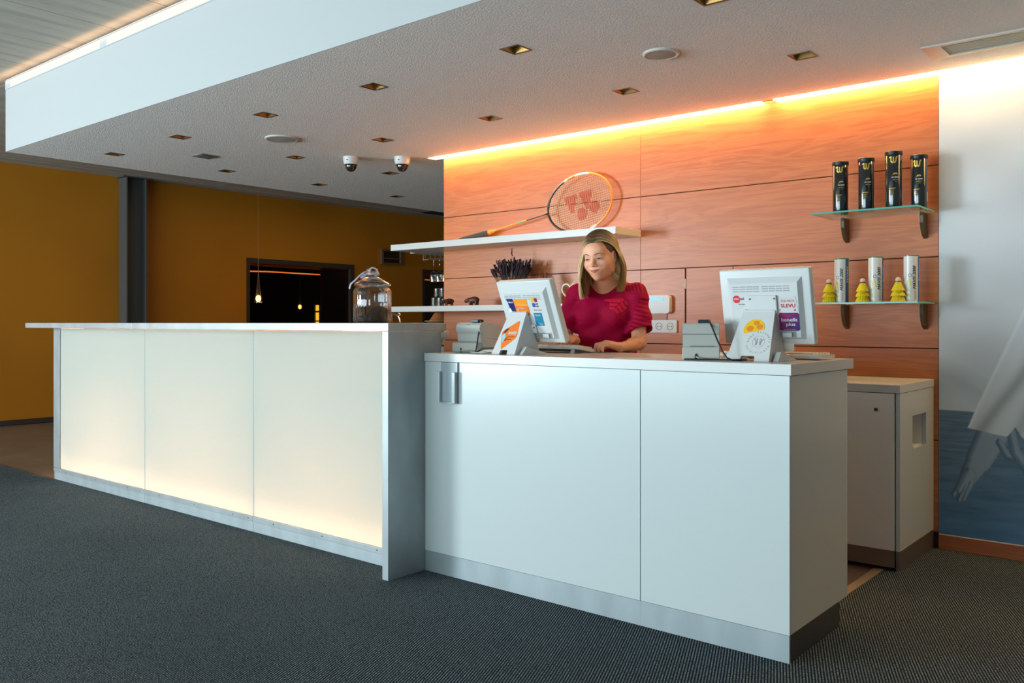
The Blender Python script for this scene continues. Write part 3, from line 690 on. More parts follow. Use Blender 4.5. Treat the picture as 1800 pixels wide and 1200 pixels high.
# ------------------------------------------------------------------ black ball cans on the upper glass shelf
can_m = mat('can_black', (.010, .016, .020), .12, coat=.8); z0 = 1.7215
camdir = lambda x, y: math.atan2(-y, -x)
def ball_can(x, y, h, yaw, lab):
    t = thing('ball_can', lab, 'can', (x, y, z0), 'black ball cans on the glass shelf'); R = .039
    obj('tube', T_(lambda b: lathe(b, [(R*.96, z0), (R, z0+.004), (R, z0+h-.02), (R*.97, z0+h-.018)], x, y, 32)), can_m, t, smooth=40)
    obj('lid', T_(lambda b: lathe(b, [(R*1.02, z0+h-.022), (R*1.06, z0+h-.019), (R*1.06, z0+h-.003), (R*.98, z0+h), (R*.90, z0+h-.006), (.001, z0+h-.006)], x, y, 32, cap=False)), black, t, smooth=40)
    a = camdir(x, y)+yaw
    pl = cyl_place(x, y, z0, R+.0006, a)
    W = [(-.034, 1), (-.022, 1)]
    def wlogo(b):
        # looping double-u emblem with serif top left
        c = [(-.016, .026), (-.010, .030), (-.010, .008), (-.004, .001), (.001, .006), (.001, .028), (.002, .006), (.008, .001), (.013, .008), (.014, .024), (.019, .030)]
        fine = []
        for i in range(len(c)-1):
            for k in range(4): s = k/4; fine.append((c[i][0]*(1-s)+c[i+1][0]*s, c[i][1]*(1-s)+c[i+1][1]*s))
        fine.append(c[-1]); off = h-.062
        for (p, q) in zip(fine, fine[1:]):
            d = Vector((q[0]-p[0], q[1]-p[1])); n = Vector((-d.y, d.x)).normalized()*.0030; e = d.normalized()*.002
            vs = [b.verts.new(pl(s_[0]-.010, s_[1]+off)) for s_ in ((p[0]+n.x-e.x, p[1]+n.y-e.y), (q[0]+n.x+e.x, q[1]+n.y+e.y), (q[0]-n.x+e.x, q[1]-n.y+e.y), (p[0]-n.x-e.x, p[1]-n.y-e.y))]
            b.faces.new(vs)
    bm = bmesh.new(); wlogo(bm); me = bpy.data.meshes.new('emblem'); bm.to_mesh(me); bm.free(); link('emblem', me, gold, t)
    flat('ball_emblem', gold, t, ([(.000+.011*math.cos(k/12*2*PI)*(1 if math.cos(k/12*2*PI) > 0 else .9), h*.60+.0045*math.sin(k/12*2*PI)) for k in range(12)], pl), ([(-.010, h*.60-.004), (-.018, h*.60-.009), (-.004, h*.60-.004)], pl))
    txt_obj('lettering', white_print, t, [(('us open', 0, h*.53, .0105, pl), dict(align='c', bold=.018))])
    txt_obj('gold_lettering', gold, t, [(('OFFICIAL', 0.002, h*.485, .0065, pl), dict(align='c', bold=.018)), (('BALL', 0.004, h*.455, .005, pl), dict(align='c')),
        (('CHAMPIONSHIP', -.028, h*.34, .0068, pl), dict(width=.030, bold=.018)), (('EXTRA DUTY', -.028, h*.31, .005, pl), dict(width=.022)), (('4 BALLS', -.026, h*.285, .005, pl), dict(width=.018)), (('TENNIS', -.026, h*.26, .005, pl), dict(width=.022))])
    flat('barcode_label', white_print, t, (rpoly(.046, .051, h*.12, h*.30, .001), pl))
ball_can(-1.606, 4.63, .275, .10, 'black ball can with a gold emblem, leftmost of four on the upper glass shelf')
ball_can(-1.474, 4.63, .278, .22, 'black ball can, second from the left on the upper glass shelf')
ball_can(-1.330, 4.60, .290, .18, 'black ball can, third from the left and tallest looking on the upper glass shelf')
ball_can(-1.226, 4.66, .268, -.02, 'black ball can at the right end of the upper glass shelf, next to the mural')

# shuttle tubes and shuttlecocks on the lower shelf
z1 = 1.2545
cols = {k: mat('tube_'+k, c_, .3, coat=.3) for k, c_ in dict(white=(.72, .72, .68), blue=(.02, .09, .35), green=(.01, .26, .10), yellow=(.62, .55, .02)).items()}
def shuttle_tube(x, y, yaw, lab):
    t = thing('shuttlecock_tube', lab, 'tube', (x, y, z1), 'shuttlecock tubes on the lower glass shelf'); R = .0355; h = .226
    a = camdir(x, y)+yaw
    bm = bmesh.new(); n = 48
    for k in range(n):
        a0, a1 = a+2*PI*k/n, a+2*PI*(k+1)/n; f_ = k/n
        mi = 0 if (f_ > .82 or f_ < .14) else (1 if f_ < .19 else (2 if f_ < .26 else (3 if .30 < f_ < .44 else 0)))
        co = [(R*math.cos(q), R*math.sin(q)) for q in (a0, a1)]
        vs = [bm.verts.new((x+c_[0], y+c_[1], zz)) for c_, zz in ((co[0], z1), (co[1], z1), (co[1], z1+h), (co[0], z1+h))]
        bm.faces.new(vs).material_index = mi
    bmesh.ops.remove_doubles(bm, verts=bm.verts[:], dist=1e-6)
    obj('tube', bm, [cols['white'], cols['blue'], cols['green'], cols['yellow']], t, smooth=40)
    obj('cap', T_(lambda b: lathe(b, [(R*1.01, z1+h-.001), (R*1.01, z1+h+.004), (R*.9, z1+h+.0045), (.001, z1+h+.003)], x, y, 32, cap=False)), cols['green'], t, smooth=40)
    pl = cyl_place(x, y, z1, R+.0006, a)
    txt_obj('lettering', black, t, [(('MAVIS 2000', .020, .062, .022, pl), dict(rot=PI/2, bold=.035, shear=.35, width=.115)), (('NYLON SHUTTLE', .019, .012, .007, pl), dict(rot=PI/2, width=.04))])
    txt_obj('brand_lettering', white_print, t, [(('YONEX', .0500, .128, .013, pl), dict(rot=PI/2, bold=.018, width=.06))])
    flat('brand_mark', white_print, t, *[(p, pl) for p in (circ(.042, .108, .0035, 10), circ(.050, .108, .0035, 10), [(.040, .116), (.044, .116), (.047, .124), (.042, .124)], [(.048, .116), (.052, .116), (.052, .124), (.047, .124)])])
    flat('shuttle_print', cols['yellow'], t, ([(-.022, .06), (-.002, .05), (-.004, .10), (-.012, .118), (-.020, .105)], pl), ([(-.024, .02), (-.008, .022), (-.010, .045), (-.022, .048)], pl))
    bm = bmesh.new(); P = circ(-.008, .130, .0085, 16); Q = circ(-.008, .130, .0062, 16)
    for k in range(16): bm.faces.new([bm.verts.new(pl(*q)) for q in (P[k], P[(k+1) % 16], Q[(k+1) % 16], Q[k])])
    me = bpy.data.meshes.new('cork_print'); bm.to_mesh(me); bm.free(); link('cork_print', me, mat('print_grey', (.12, .13, .15), .5), t)
shuttle_tube(-1.590, 4.60, -.35, 'shuttlecock tube with blue and green stripes, left of three on the lower glass shelf')
shuttle_tube(-1.417, 4.60, .10, 'shuttlecock tube, middle of three on the lower glass shelf')
shuttle_tube(-1.246, 4.60, .04, 'shuttlecock tube, right of three on the lower glass shelf beside the mural')
ylw = mat('yellow_nylon', (.80, .62, .01), .45); cork = mat('cork_pinkish', (.78, .58, .48), .5)
def shuttle(x, y, lab, bandc):
    t = thing('shuttlecock', lab, 'shuttlecock', (x, y, z1), 'yellow shuttlecocks on the lower glass shelf')
    H = .098
    def skirt(b):
        n = 32; prof = [(.0365, 0), (.022, .030), (.0345, .0285), (.0195, .058), (.0320, .0555), (.0125, H), (.010, H)]
        for (r0, h0), (r1, h1) in (((.0375, 0), (.0225, .034)), ((.0375, .026), (.0200, .062)), ((.0345, .052), (.0125, H))):
            lo = [b.verts.new((x+(r0*(1.0 if k % 2 else .93))*math.cos(2*PI*k/n), y+(r0*(1. if k % 2 else .93))*math.sin(2*PI*k/n), z1+h0+(0 if k % 2 else .005 if h0 else 0))) for k in range(n)]
            hi = [b.verts.new((x+r1*math.cos(2*PI*k/n), y+r1*math.sin(2*PI*k/n), z1+h1)) for k in range(n)]
            for k in range(n): b.faces.new((lo[k], lo[(k+1) % n], hi[(k+1) % n], hi[k]))
    obj('skirt', T_(skirt), ylw, t)
    obj('band', T_(lambda b: lathe(b, [(.0125, z1+H-.001), (.0132, z1+H), (.0132, z1+H+.005), (.0120, z1+H+.0055)], x, y, 20)), bandc, t, smooth=40)
    obj('cork', T_(lambda b: lathe(b, [(.0128, z1+H+.005)]+[(.0135*math.cos(q), z1+H+.011+.0135*math.sin(q)) for q in [i*PI/2/7 for i in range(8)]], x, y, 20)), cork, t, smooth=60)
    pl = cyl_place(x, y, z1, .0235, camdir(x, y))
    txt_obj('print_marks', mat('dark_print', (.15, .12, .02), .6), t, [(('MAVIS', 0, .070, .005, cyl_place(x, y, z1, .0225, camdir(x, y))), dict(align='c')), (('YONEX', 0, .042, .005, cyl_place(x, y, z1, .0315, camdir(x, y))), dict(align='c'))])
dkr = mat('band_dark_red', (.16, .03, .02), .5)
shuttle(-1.640, 4.558, 'yellow shuttlecock with a dark band, left of three on the glass shelf', dkr)
shuttle(-1.469, 4.558, 'yellow shuttlecock with a dark band, middle of three on the glass shelf', dkr)
shuttle(-1.296, 4.556, 'yellow shuttlecock with a green band, right of three on the glass shelf', cols['green'])

# ------------------------------------------------------------------ cookie jar on the bar
jx, jy, jz = -3.262, 2.842, 1.1495
jar = thing('glass_jar', 'ribbed clear glass jar with knobbed lid and ribbon on the bar end', 'jar', (jx, jy, jz))
fl_ = lambda a, z: 1+.012*math.cos(24*a)
obj('body', T_(lambda b: lathe(b, [(0.0576, jz), (0.0850, jz+.003), (0.0922, jz+.014), (0.0929, jz+.15), (0.0893, jz+.164), (0.0778, jz+.170), (0.0749, jz+.174), (0.0720, jz+.172), (0.0842, jz+.160), (0.0878, jz+.148), (0.0871, jz+.016), (0.0806, jz+.008), (0.0000, jz+.008)], jx, jy, 96, fn=fl_, cap=False)), jar_glass, jar, smooth=50)
obj('lid', T_(lambda b: lathe(b, [(0.0007, jz+.178), (0.0756, jz+.178), (0.0878, jz+.181), (0.0907, jz+.187), (0.0864, jz+.192), (0.0720, jz+.200), (0.0432, jz+.218), (0.0245, jz+.226), (0.0202, jz+.234), (0.0245, jz+.246), (0.0288, jz+.255), (0.0259, jz+.264), (0.0144, jz+.268), (0.0007, jz+.269)], jx, jy, 64, cap=False)), jar_glass, jar, smooth=60)
bm = bmesh.new()
for ring in range(7):
    pass
lathe(bm, [(.001, jz+.010), (0.0806, jz+.010), (0.0821, jz+.03), (0.0648, jz+.032), (0.0360, jz+.036), (0.0007, jz+.038)], jx, jy, 40, cap=False)
for v in bm.verts:
    if v.co.z > jz+.02: v.co.z += max(0, .048*(1-((v.co.x-jx-.040)**2+(v.co.y-jy-.015)**2)/.0050)) + .006*noise.noise(v.co*90)
obj('contents', bm, mat('coffee_beans', (.055, .022, 0.0120), .6, bump=(160, .9, .01)), jar, smooth=60)['kind'] = 'stuff'
rib_m = mat('ribbon_mauve', (.48, .42, .52), .4)
def smooth_pts(P, n=5):
    P = [Vector(p) for p in P]; Q = []
    for i in range(len(P)-1):
        a, b_, c_, d = P[max(i-1, 0)], P[i], P[i+1], P[min(i+2, len(P)-1)]
        for k in range(n):
            t = k/n; Q.append(.5*((2*b_)+(c_-a)*t+(2*a-5*b_+4*c_-d)*t*t+(3*b_-a-3*c_+d)*t**3))
    return Q+[P[-1]]
def ribbon(b, P, wdt):
    P = smooth_pts(P); prev = None
    for i, p in enumerate(P):
        t = (P[min(i+1, len(P)-1)]-P[max(i-1, 0)]).normalized(); s = t.cross(Vector((.5, -.8, .3))).normalized()*wdt
        cur = (b.verts.new(p+s), b.verts.new(p-s))
        if prev: b.faces.new((prev[0], cur[0], cur[1], prev[1]))
        prev = cur
cr = Vector((.768, .64, 0)); 
def jp(r, z, d=0): return Vector((jx, jy, jz+z))+cr*r+Vector((.6, -.75, 0))*d
obj('ribbon', T_(lambda b: [ribbon(b, [jp(-0.0152, .250, 0.0225), jp(-0.0342, .246, 0.0338), jp(-0.0570, .226, 0.0450), jp(-0.0760, .205, 0.0525), jp(-0.0950, .188, 0.0525), jp(-0.1026, .165, 0.0488)], 0.0041),
    ribbon(b, [jp(-0.0152, .250, 0.0225), jp(-0.0228, .236, 0.0338), jp(-0.0380, .222, 0.0450), jp(-0.0456, .222, 0.0450), jp(-0.0304, .240, 0.0338)], 0.0045),
    ribbon(b, [jp(.036*math.cos(q), .238, .036*math.sin(q)) for q in [k*2*PI/16 for k in range(17)]], 0.0037),
    ribbon(b, [jp(-0.0137, .25, 0.0225), jp(0.0000, .268, 0.0225), jp(0.0228, .262, 0.0225), (jp(0.0342, .240, .02))], 0.0034)]), rib_m, jar)
# small loose ribbon curl on the wire beside the jar
obj('wire_tail', T_(lambda b: [tube(b, [jp(0.0984, .045, 0.0150), jp(0.1148, .040, 0.0225), jp(0.1246, .034, 0.0225), jp(0.1337, .048, 0.0225), jp(0.1410, .040, 0.0225), jp(0.1312, .032, 0.0225), jp(0.1378, .015, 0.0225), jp(0.1410, .0015, 0.0225)], .0025, 6), tube(b, [jp(0.0984, .045, 0.0150), jp(0.1000, .02, 0.0225), jp(0.1000, .002, 0.0225)], .002, 6)]), chrome, jar)

# ------------------------------------------------------------------ shelf contents
brown = mat('brown_wood_figure', (.085, .022, .010), .45)

def ellip(b, c, r, M=None, u=20, v=12):
    q = bmesh.ops.create_uvsphere(b, u_segments=u, v_segments=v, radius=1)
    for w_ in q['verts']:
        p = Vector((w_.co.x*r[0], w_.co.y*r[1], w_.co.z*r[2])); p = (M @ p) if M is not None else p; w_.co = p+Vector(c)
def quad_animal(x, y, z, s, yaw, lab):
    """small carved hippopotamus, facing local -x"""
    t = thing('animal_figurine', lab, 'figurine', (x, y, z), 'carved figurines on the lower shelf')
    R = Matrix.Rotation(yaw, 3, 'Z'); g = lambda a, b_, c_: Vector((x, y, z))+R @ Vector((a, b_, c_))*s
    F_ = Field((x-s*.9, y-s*.9, z-.002), (x+s*.9, y+s*.9, z+s*.9), s/34)
    F_.ell(g(.12, 0, .42), (.40*s, .24*s, .25*s), .0, R3=R); F_.ell(g(-.12, 0, .38), (.28*s, .21*s, .22*s), .05*s, R3=R)
    F_.cap(g(-.30, 0, .44), g(-.52, 0, .36), .13*s, .13*s, .06*s); F_.ell(g(-.60, 0, .32), (.12*s, .15*s, .11*s), .05*s, R3=R)
    for lx, ly in ((-.18, -.12), (-.18, .12), (.32, -.12), (.32, .12)): F_.cap(g(lx, ly, .3), g(lx, ly, .06), .09*s, .075*s, .03*s)
    for ly in (-.08, .08): F_.ell(g(-.40, ly, .56), (.03*s, .03*s, .05*s), .02*s)
    link('body', F_.mesh('figurine'), brown, t, smooth=180); return t

# ---- signed-distance modelling (smooth unions of capsules and ellipsoids, meshed once)
import openvdb as vdb
class Field:
    def __init__(s, lo, hi, h):
        s.lo = np.array(lo, float); s.h = h; s.n = np.ceil((np.array(hi)-s.lo)/h).astype(int)+1
        s.a = np.full(s.n, .05, np.float32)
    def sub(s, lo, hi):
        i0 = np.clip(np.floor((np.array(lo)-s.lo)/s.h).astype(int), 0, s.n); i1 = np.clip(np.ceil((np.array(hi)-s.lo)/s.h).astype(int)+1, 0, s.n)
        sl = tuple(slice(a, b_) for a, b_ in zip(i0, i1))
        P = [(s.lo[k]+s.h*np.arange(i0[k], i1[k])).astype(np.float32) for k in range(3)]
        return sl, P[0][:, None, None], P[1][None, :, None], P[2][None, None, :]
    def mix(s, sl, d, k, op='+'):
        A = s.a[sl]
        if A.size == 0: return
        if op == '+':
            if k > 0: hh = np.maximum(k-np.abs(A-d), 0)/k; s.a[sl] = np.minimum(A, d)-hh*hh*k*.25
            else: s.a[sl] = np.minimum(A, d)
        else:
            d = -d
            if k > 0: hh = np.maximum(k-np.abs(A-d), 0)/k; s.a[sl] = np.maximum(A, d)+hh*hh*k*.25
            else: s.a[sl] = np.maximum(A, d)
    def cap(s, p, q, r0, r1, k=0, op='+', pad=.03):
        p, q = np.array(p, float), np.array(q, float); m = max(r0, r1)+max(k, s.h*2)+.006
        sl, X, Y, Z = s.sub(np.minimum(p, q)-m, np.maximum(p, q)+m); d = q-p
        t = np.clip(((X-p[0])*d[0]+(Y-p[1])*d[1]+(Z-p[2])*d[2])/max(d@d, 1e-12), 0, 1)
        D = np.sqrt((X-p[0]-t*d[0])**2+(Y-p[1]-t*d[1])**2+(Z-p[2]-t*d[2])**2)-(r0+(r1-r0)*t)
        s.mix(sl, D, k, op)
    def ell(s, c, r, k=0, op='+', R3=None, pw=2):
        c = np.array(c, float); r = np.array(r, float); m = r.max()+max(k, s.h*2)+.006
        sl, X, Y, Z = s.sub(c-m, c+m); x, y, z = X-c[0], Y-c[1], Z-c[2]
        if R3 is not None:
            Mi = np.array(R3).T; x, y, z = (Mi[i, 0]*x+Mi[i, 1]*y+Mi[i, 2]*z for i in range(3))
        k0 = np.sqrt((x/r[0])**2+(y/r[1])**2+(z/r[2])**2); k1 = np.sqrt((x/r[0]**2)**2+(y/r[1]**2)**2+(z/r[2]**2)**2)+1e-9
        s.mix(sl, (k0*(k0-1)/k1).astype(np.float32), k, op)
    def chain(s, pts, rs, k=0, op='+'):
        for a, b_, r0, r1 in zip(pts, pts[1:], rs, rs[1:]): s.cap(a, b_, r0, r1, k, op)
    def mesh(s, name, color=None):
        g = vdb.FloatGrid(.05); g.copyFromArray(np.clip(s.a, -.05, .05)/s.h)
        pts, quads = g.convertToQuads(isovalue=0.0); pts = pts*s.h+s.lo
        v = pts[quads]; nrm = np.cross(v[:, 1]-v[:, 0], v[:, 2]-v[:, 0]); vol = (nrm*v[:, 0]).sum()
        if vol < 0: quads = quads[:, ::-1]
        me = bpy.data.meshes.new(name); nq = len(quads)
        me.vertices.add(len(pts)); me.vertices.foreach_set('co', pts.astype(np.float32).ravel())
        me.loops.add(nq*4); me.loops.foreach_set('vertex_index', quads.astype(np.int32).ravel())
        me.polygons.add(nq); me.polygons.foreach_set('loop_start', np.arange(0, nq*4, 4, dtype=np.int32))
        me.update(calc_edges=True)
        if color is not None:
            col = color(pts); at = me.color_attributes.new('Col', 'FLOAT_COLOR', 'POINT')
            at.data.foreach_set('color', np.concatenate([col, np.ones((len(col), 1))], 1).astype(np.float32).ravel())
        return me

quad_animal(-4.48, 4.64, 1.2725, .085, math.radians(62), 'small brown carved figurine at the left end of the wood wall, on the lower shelf')
quad_animal(-4.215, 4.62, 1.2725, .098, math.radians(12), 'brown carved hippopotamus figurine on the lower shelf')

# stemmed glasses hanging from a wire rack under the upper shelf
wr = thing('glass_rack', 'thin wire stemware rack under the left end of the upper shelf', 'rack', (-4.9, 5.0, 1.70))
obj('rail', T_(lambda b: [tube(b, [(-5.04, 4.93, 1.70), (-5.04, 4.93, 1.655), (-4.98, 4.93, 1.655)], .003, 6)] + [tube(b, [(-4.985, yy, 1.70), (-4.985, yy, 1.657), (-4.70, yy, 1.657)], .003, 6) for yy in (4.90, 4.955, 5.01, 5.07)] if True else [tube(b, [(-4.716, 4.57, 1.696), (-4.716, 4.57, 1.632), (-4.60, 4.57, 1.630), (-4.30, 4.57, 1.630)], .0028, 6), tube(b, [(-4.655, 4.66, 1.696), (-4.655, 4.66, 1.636), (-4.40, 4.66, 1.634)], .0028, 6), tube(b, [(-4.72, 4.75, 1.696), (-4.72, 4.75, 1.634), (-4.40, 4.75, 1.632)], .0028, 6)]), chrome, wr)
def stem(x, y, lab):
    t = thing('stemmed_glass', lab, 'glass', (x, y, 1.44), 'stemmed glasses hanging under the upper shelf')
    zt = 1.6665
    obj('foot', T_(lambda b: lathe(b, [(.001, zt+.003), (.030, zt+.001), (.031, zt), (.005, zt-.004), (.003, zt-.012), (.003, zt-.095), (.006, zt-.10)], x, y, 20)), clear_glass, t, smooth=60)
    obj('bowl', T_(lambda b: lathe(b, [(.004, zt-.098), (.022, zt-.110), (.030, zt-.128), (.031, zt-.150), (.028, zt-.188), (.0275, zt-.188), (.030, zt-.150), (.028, zt-.130)], x, y, 24, cap=False)), clear_glass, t, smooth=60)
for (x, y, lab) in ((-4.975, 4.982, 'stemmed glass hanging upside down, leftmost of those under the upper shelf'), (-4.910, 4.982, 'stemmed glass hanging upside down, second from the left under the upper shelf'), (-4.845, 4.982, 'stemmed glass hanging upside down, half hidden behind the edge of the wood wall')):
    stem(x, y, lab)
def tumbler(x, y, z, lab):
    t = thing('tumbler', lab, 'glass', (x, y, z), 'ribbed tumblers stacked on the lower shelf')
    obj('wall', T_(lambda b: lathe(b, [(.001, z+.0005), (.026, z+.0005), (.029, z+.004), (.030, z+.074), (.027, z+.0755), (.026, z+.012), (.001, z+.011)], x, y, 48, cap=False, fn=lambda a, z_: 1+.03*abs(math.sin(8*a)))), clear_glass, t, smooth=40)
for x, y, z, lab in ((-4.962, 4.98, 1.2722, 'ribbed tumbler at the lower left of the stack'), (-4.898, 4.98, 1.2722, 'ribbed tumbler at the lower right of the stack'), (-4.935, 4.985, 1.3482, 'ribbed tumbler, upper left of the stack'), (-4.868, 4.98, 1.3482, 'ribbed tumbler, upper right of the stack')):
    tumbler(x, y, z, lab+' on the lower shelf')

# lavender in a vase
def bunch(name, lab, x, y, z, H, Wd, n, vase_m, stem_m, bud_m, vh=.12, vr=.035, cat='plant', bud=.0045):
    t = thing(name, lab, cat, (x, y, z))
    obj('vase', T_(lambda b: lathe(b, [(.001, z+.0005), (vr, z+.0005), (vr*1.15, z+vh*.5), (vr*.9, z+vh), (vr*.8, z+vh), (vr*1.0, z+vh*.5), (vr*.85, z+.006), (.001, z+.006)], x, y, 28, cap=False)), vase_m, t, smooth=60)
    b1, b2 = bmesh.new(), bmesh.new(); r_ = random.Random(n)
    for i in range(n):
        a = r_.uniform(0, 2*PI); q = math.sqrt(r_.random()); sp = Wd*q; h = H*(r_.uniform(.74, 1.0) - .10*q) if i else H*1.13
        if i == 0: sp = .01; a = 0
        top = Vector((x+sp*math.cos(a), y+sp*.6*math.sin(a), z+h)); bot = Vector((x+.6*vr*q*math.cos(a), y+.6*vr*q*math.sin(a), z+.03))
        mid = bot.lerp(top, .55)+Vector((r_.uniform(-.008, .008), 0, r_.uniform(0, .01)))
        tube(b1, [bot, mid, top], .0013, 4)
        d = (top-mid).normalized(); L = r_.uniform(.035, .065); k = 0
        while k*.0062 < L:
            p = top-d*(k*.0062); s_ = bud*(1.0-.25*k*.0062/L)*r_.uniform(.8, 1.15)
            if r_.random() < .9:
                o_ = Vector((r_.uniform(-1, 1), r_.uniform(-1, 1), 0))*.0016
                vs = bmesh.ops.create_icosphere(b2, subdivisions=1, radius=s_)['verts']
                for v in vs: v.co = Vector((v.co.x, v.co.y, v.co.z*1.35))+p+o_
            k += 1
    obj('stems', b1, stem_m, t)['kind'] = 'stuff'; obj('buds', b2, bud_m, t)['kind'] = 'stuff'; return t
bunch('dried_lavender', 'bunch of dried dark lavender in a white vase behind the left monitor', -3.895, 4.66, 1.2725, .345, .165, 150, white_plastic, mat('lavender_stem', (.060, .048, .040), .7), mat('lavender_bud', (.040, .022, .034), .8), vh=.15, vr=.045, bud=.0056)
amber = mat('amber_twig', (.20, .050, .012), .6)
bunch('dried_twigs', 'short reddish brown dried twigs in an amber vase, on the lower shelf', -3.60, 4.68, 1.2725, .255, .060, 30, mat('amber_vase', (.30, .09, .02), .2, coat=.6), amber, amber, vh=.13, vr=.035, bud=.0035)
# heart figurine
ht = thing('heart_ornament', 'cream open heart ornament on the lower shelf beside the woman', 'ornament', (-3.385, 4.65, 1.2725))
hp = []
for k in range(40):
    q = 2*PI*k/40; hx = 16*math.sin(q)**3; hz = 13*math.cos(q)-5*math.cos(2*q)-2*math.cos(3*q)-math.cos(4*q); hp.append((-3.375+hx*.0042, 4.65, 1.2725+.012+(hz+17)*.0042))
obj('loop', T_(lambda b: tube(b, hp, .0065, 8, closed=True)), mat('cream_ceramic', (.76, .66, .52), .3, coat=.4), ht, smooth=60)
obj('foot', T_(lambda b: lathe(b, [(.001, 1.2727), (.03, 1.2727), (.03, 1.281), (.012, 1.286)], -3.375, 4.65, 20)), MATS['cream_ceramic'], ht, smooth=40)

# snack rack on the back cabinet, cake cover on top
bc = thing('back_bar_counter', 'dark low bar counter behind the lit bar, seen past the bar end', 'counter', (-5.6, 5.3, 0))
obj('top', B(-6.6, -4.70, 4.97, 5.55, .872, .9, bev=.001), white_edge, bc); obj('body', B(-6.58, -4.72, 5.0, 5.5, 0, .8715), mat('counter_brown', (.12, .07, .04), .6), bc)
sr = thing('snack_rack', 'small brown snack rack beyond the bar end', 'rack', (-5.05, 5.1, .9005))
rkm = mat('rack_brown', (.10, .05, .025), .6)
obj('shelf_board', B(-5.30, -4.72, 4.98, 5.30, .965, .975), rkm, sr); obj('shelf_board', B(-5.30, -4.72, 4.98, 5.30, 1.140, 1.150), rkm, sr)
for x in (-5.31, -4.72): obj('side_board', B(x, x+.01, 4.98, 5.30, .9005, 1.150), rkm, sr)
obj('back_board', B(-5.30, -4.72, 5.29, 5.30, .9005, 1.139), rkm, sr)
def snack(x, y, z, w_, h_, c1, c2, lab):
    t = thing('snack_box', lab, 'box', (x, y, z), 'snack boxes in the rack')
    obj('carton', B(x, x+w_, y, y+.09, z, z+h_, bev=.001), mat(c1[0], c1[1], .5), t)
    flat('wrapper_print', mat(c2[0], c2[1], .4), t, ([(x+.01, z+.006), (x+w_*.45, z+.006), (x+w_*.62, z+h_-.006), (x+.02, z+h_-.006)], lambda a, b_: Vector((a, y-.0006, b_))), ([(x+w_*.55, z+.006), (x+w_*.85, z+.006), (x+w_*.95, z+h_-.006), (x+w_*.72, z+h_-.006)], lambda a, b_: Vector((a, y-.0006, b_))))
kr = ('carton_kraft', (.50, .27, .10))
snack(-5.10, 4.985, .9755, .14, .045, ('carton_orange', (.75, .30, .03)), ('wrapper_red', (.75, .06, .02)), 'orange and red snack box on the middle board of the rack')
snack(-4.945, 4.985, .9755, .14, .055, kr, ('wrapper_green', (.10, .14, .05)), 'brown snack box right of the orange one in the rack')
snack(-5.10, 4.99, 1.021, .12, .030, ('carton_yellow', (.72, .42, .05)), ('wrapper_lilac', (.38, .26, .45)), 'yellow box with lilac stripe stacked on the orange snack box')
snack(-5.10, 4.985, .901, .15, .05, kr, ('wrapper_cream', (.70, .55, .35)), 'brown carton on the bottom of the rack')
snack(-4.93, 4.985, .901, .15, .058, ('carton_grey', (.50, .46, .44)), ('wrapper_grey', (.42, .40, .40)), 'grey carton on the bottom right of the rack')
cb = thing('food_cover', 'brown woven food cover on a pale tray behind the bar end', 'basket', (-5.02, 5.10, 1.1505))
obj('tray', T_(lambda b: lathe(b, [(.001, 1.1505), (.105, 1.1505), (.135, 1.163), (.133, 1.166), (.10, 1.156), (.001, 1.156)], -5.03, 5.12, 32, cap=False)), mat('tray_straw', (.60, .45, .22), .5), cb, smooth=40)
obj('cover', T_(lambda b: lathe(b, [(.105, 1.158), (.090, 1.172), (.074, 1.195), (.058, 1.222), (.040, 1.236), (.018, 1.243), (.001, 1.244)], -5.03, 5.12, 40, cap=False)), mat('woven_brown', (.45, .15, .04), .7, bump=(140, .8, .006)), cb, smooth=60)

# picture box and pendant in front of the ochre wall, light arcs in the dark room
pf = thing('picture_frame', 'small bronze framed box picture high on the ochre wall', 'picture', (WX, 9.61, 2.19))
y0, y1, z0_, z1_ = 9.39, 9.84, 2.09, 2.335
brz = mat('frame_bronze', (.26, .15, .085), .35, metal=.5)
obj('frame', T_(lambda b: [box(b, WX+.001, WX+.06, y0, y0+.04, z0_, z1_), box(b, WX+.001, WX+.06, y1-.04, y1, z0_, z1_), box(b, WX+.001, WX+.06, y0+.04, y1-.04, z0_, z0_+.03), box(b, WX+.001, WX+.06, y0+.04, y1-.04, z1_-.03, z1_)]), brz, pf)
obj('picture', B(WX+.001, WX+.02, y0+.04, y1-.04, z0_+.03, z1_-.03), mat('picture_dark', (.03, .015, .008), .6), pf)
obj('divider', B(WX+.021, WX+.05, y0+.041, y1-.041, 2.185, 2.20), brz, pf)
def pendant(x, y, ztop, zb, lab, s=1.0):
    t = thing('pendant_lamp', lab, 'lamp', (x, y, zb), 'glass cone pendant lamps')
    obj('cord', T_(lambda b: cyl(b, (x, y, zb+.40*s), (x, y, ztop), .003, seg=6)), mat('cord_brown', (.25, .12, .04), .6), t)
    obj('cone', T_(lambda b: lathe(b, [(.052*s, zb), (.050*s, zb+.05*s), (.03*s, zb+.17*s), (.010*s, zb+.36*s), (.005*s, zb+.42*s)], x, y, 24, cap=False)), glass_mat('pendant_glass', (.85, .55, .30), .1, .3), t, smooth=60)
    obj('bulb', T_(lambda b: ellip(b, (x, y, zb+.055*s), (.034*s, .034*s, .045*s))), mat('pendant_bulb', (1, .8, .5), emit=(1, .62, .25), estr=9), t, smooth=60)
pendant(-10.15, 6.83, CZ-.012, 1.42, 'glowing glass cone pendant lamp left of the dark window')
pendant(-11.6, 8.58, CZ+.01, 1.36, 'small pendant lamp added behind the dark glass in place of a reflection', .8)  # added lamp, stands for the pendant reflected in the dark glass
am = mat('amber_glow', (1, .5, .1), emit=(1, .20, .03), estr=2.4)
la = thing('ceiling_light_arc', 'curved orange light line under the ceiling of the dark room, behind the left opening', 'light', (-11.4, 8, 2.0))
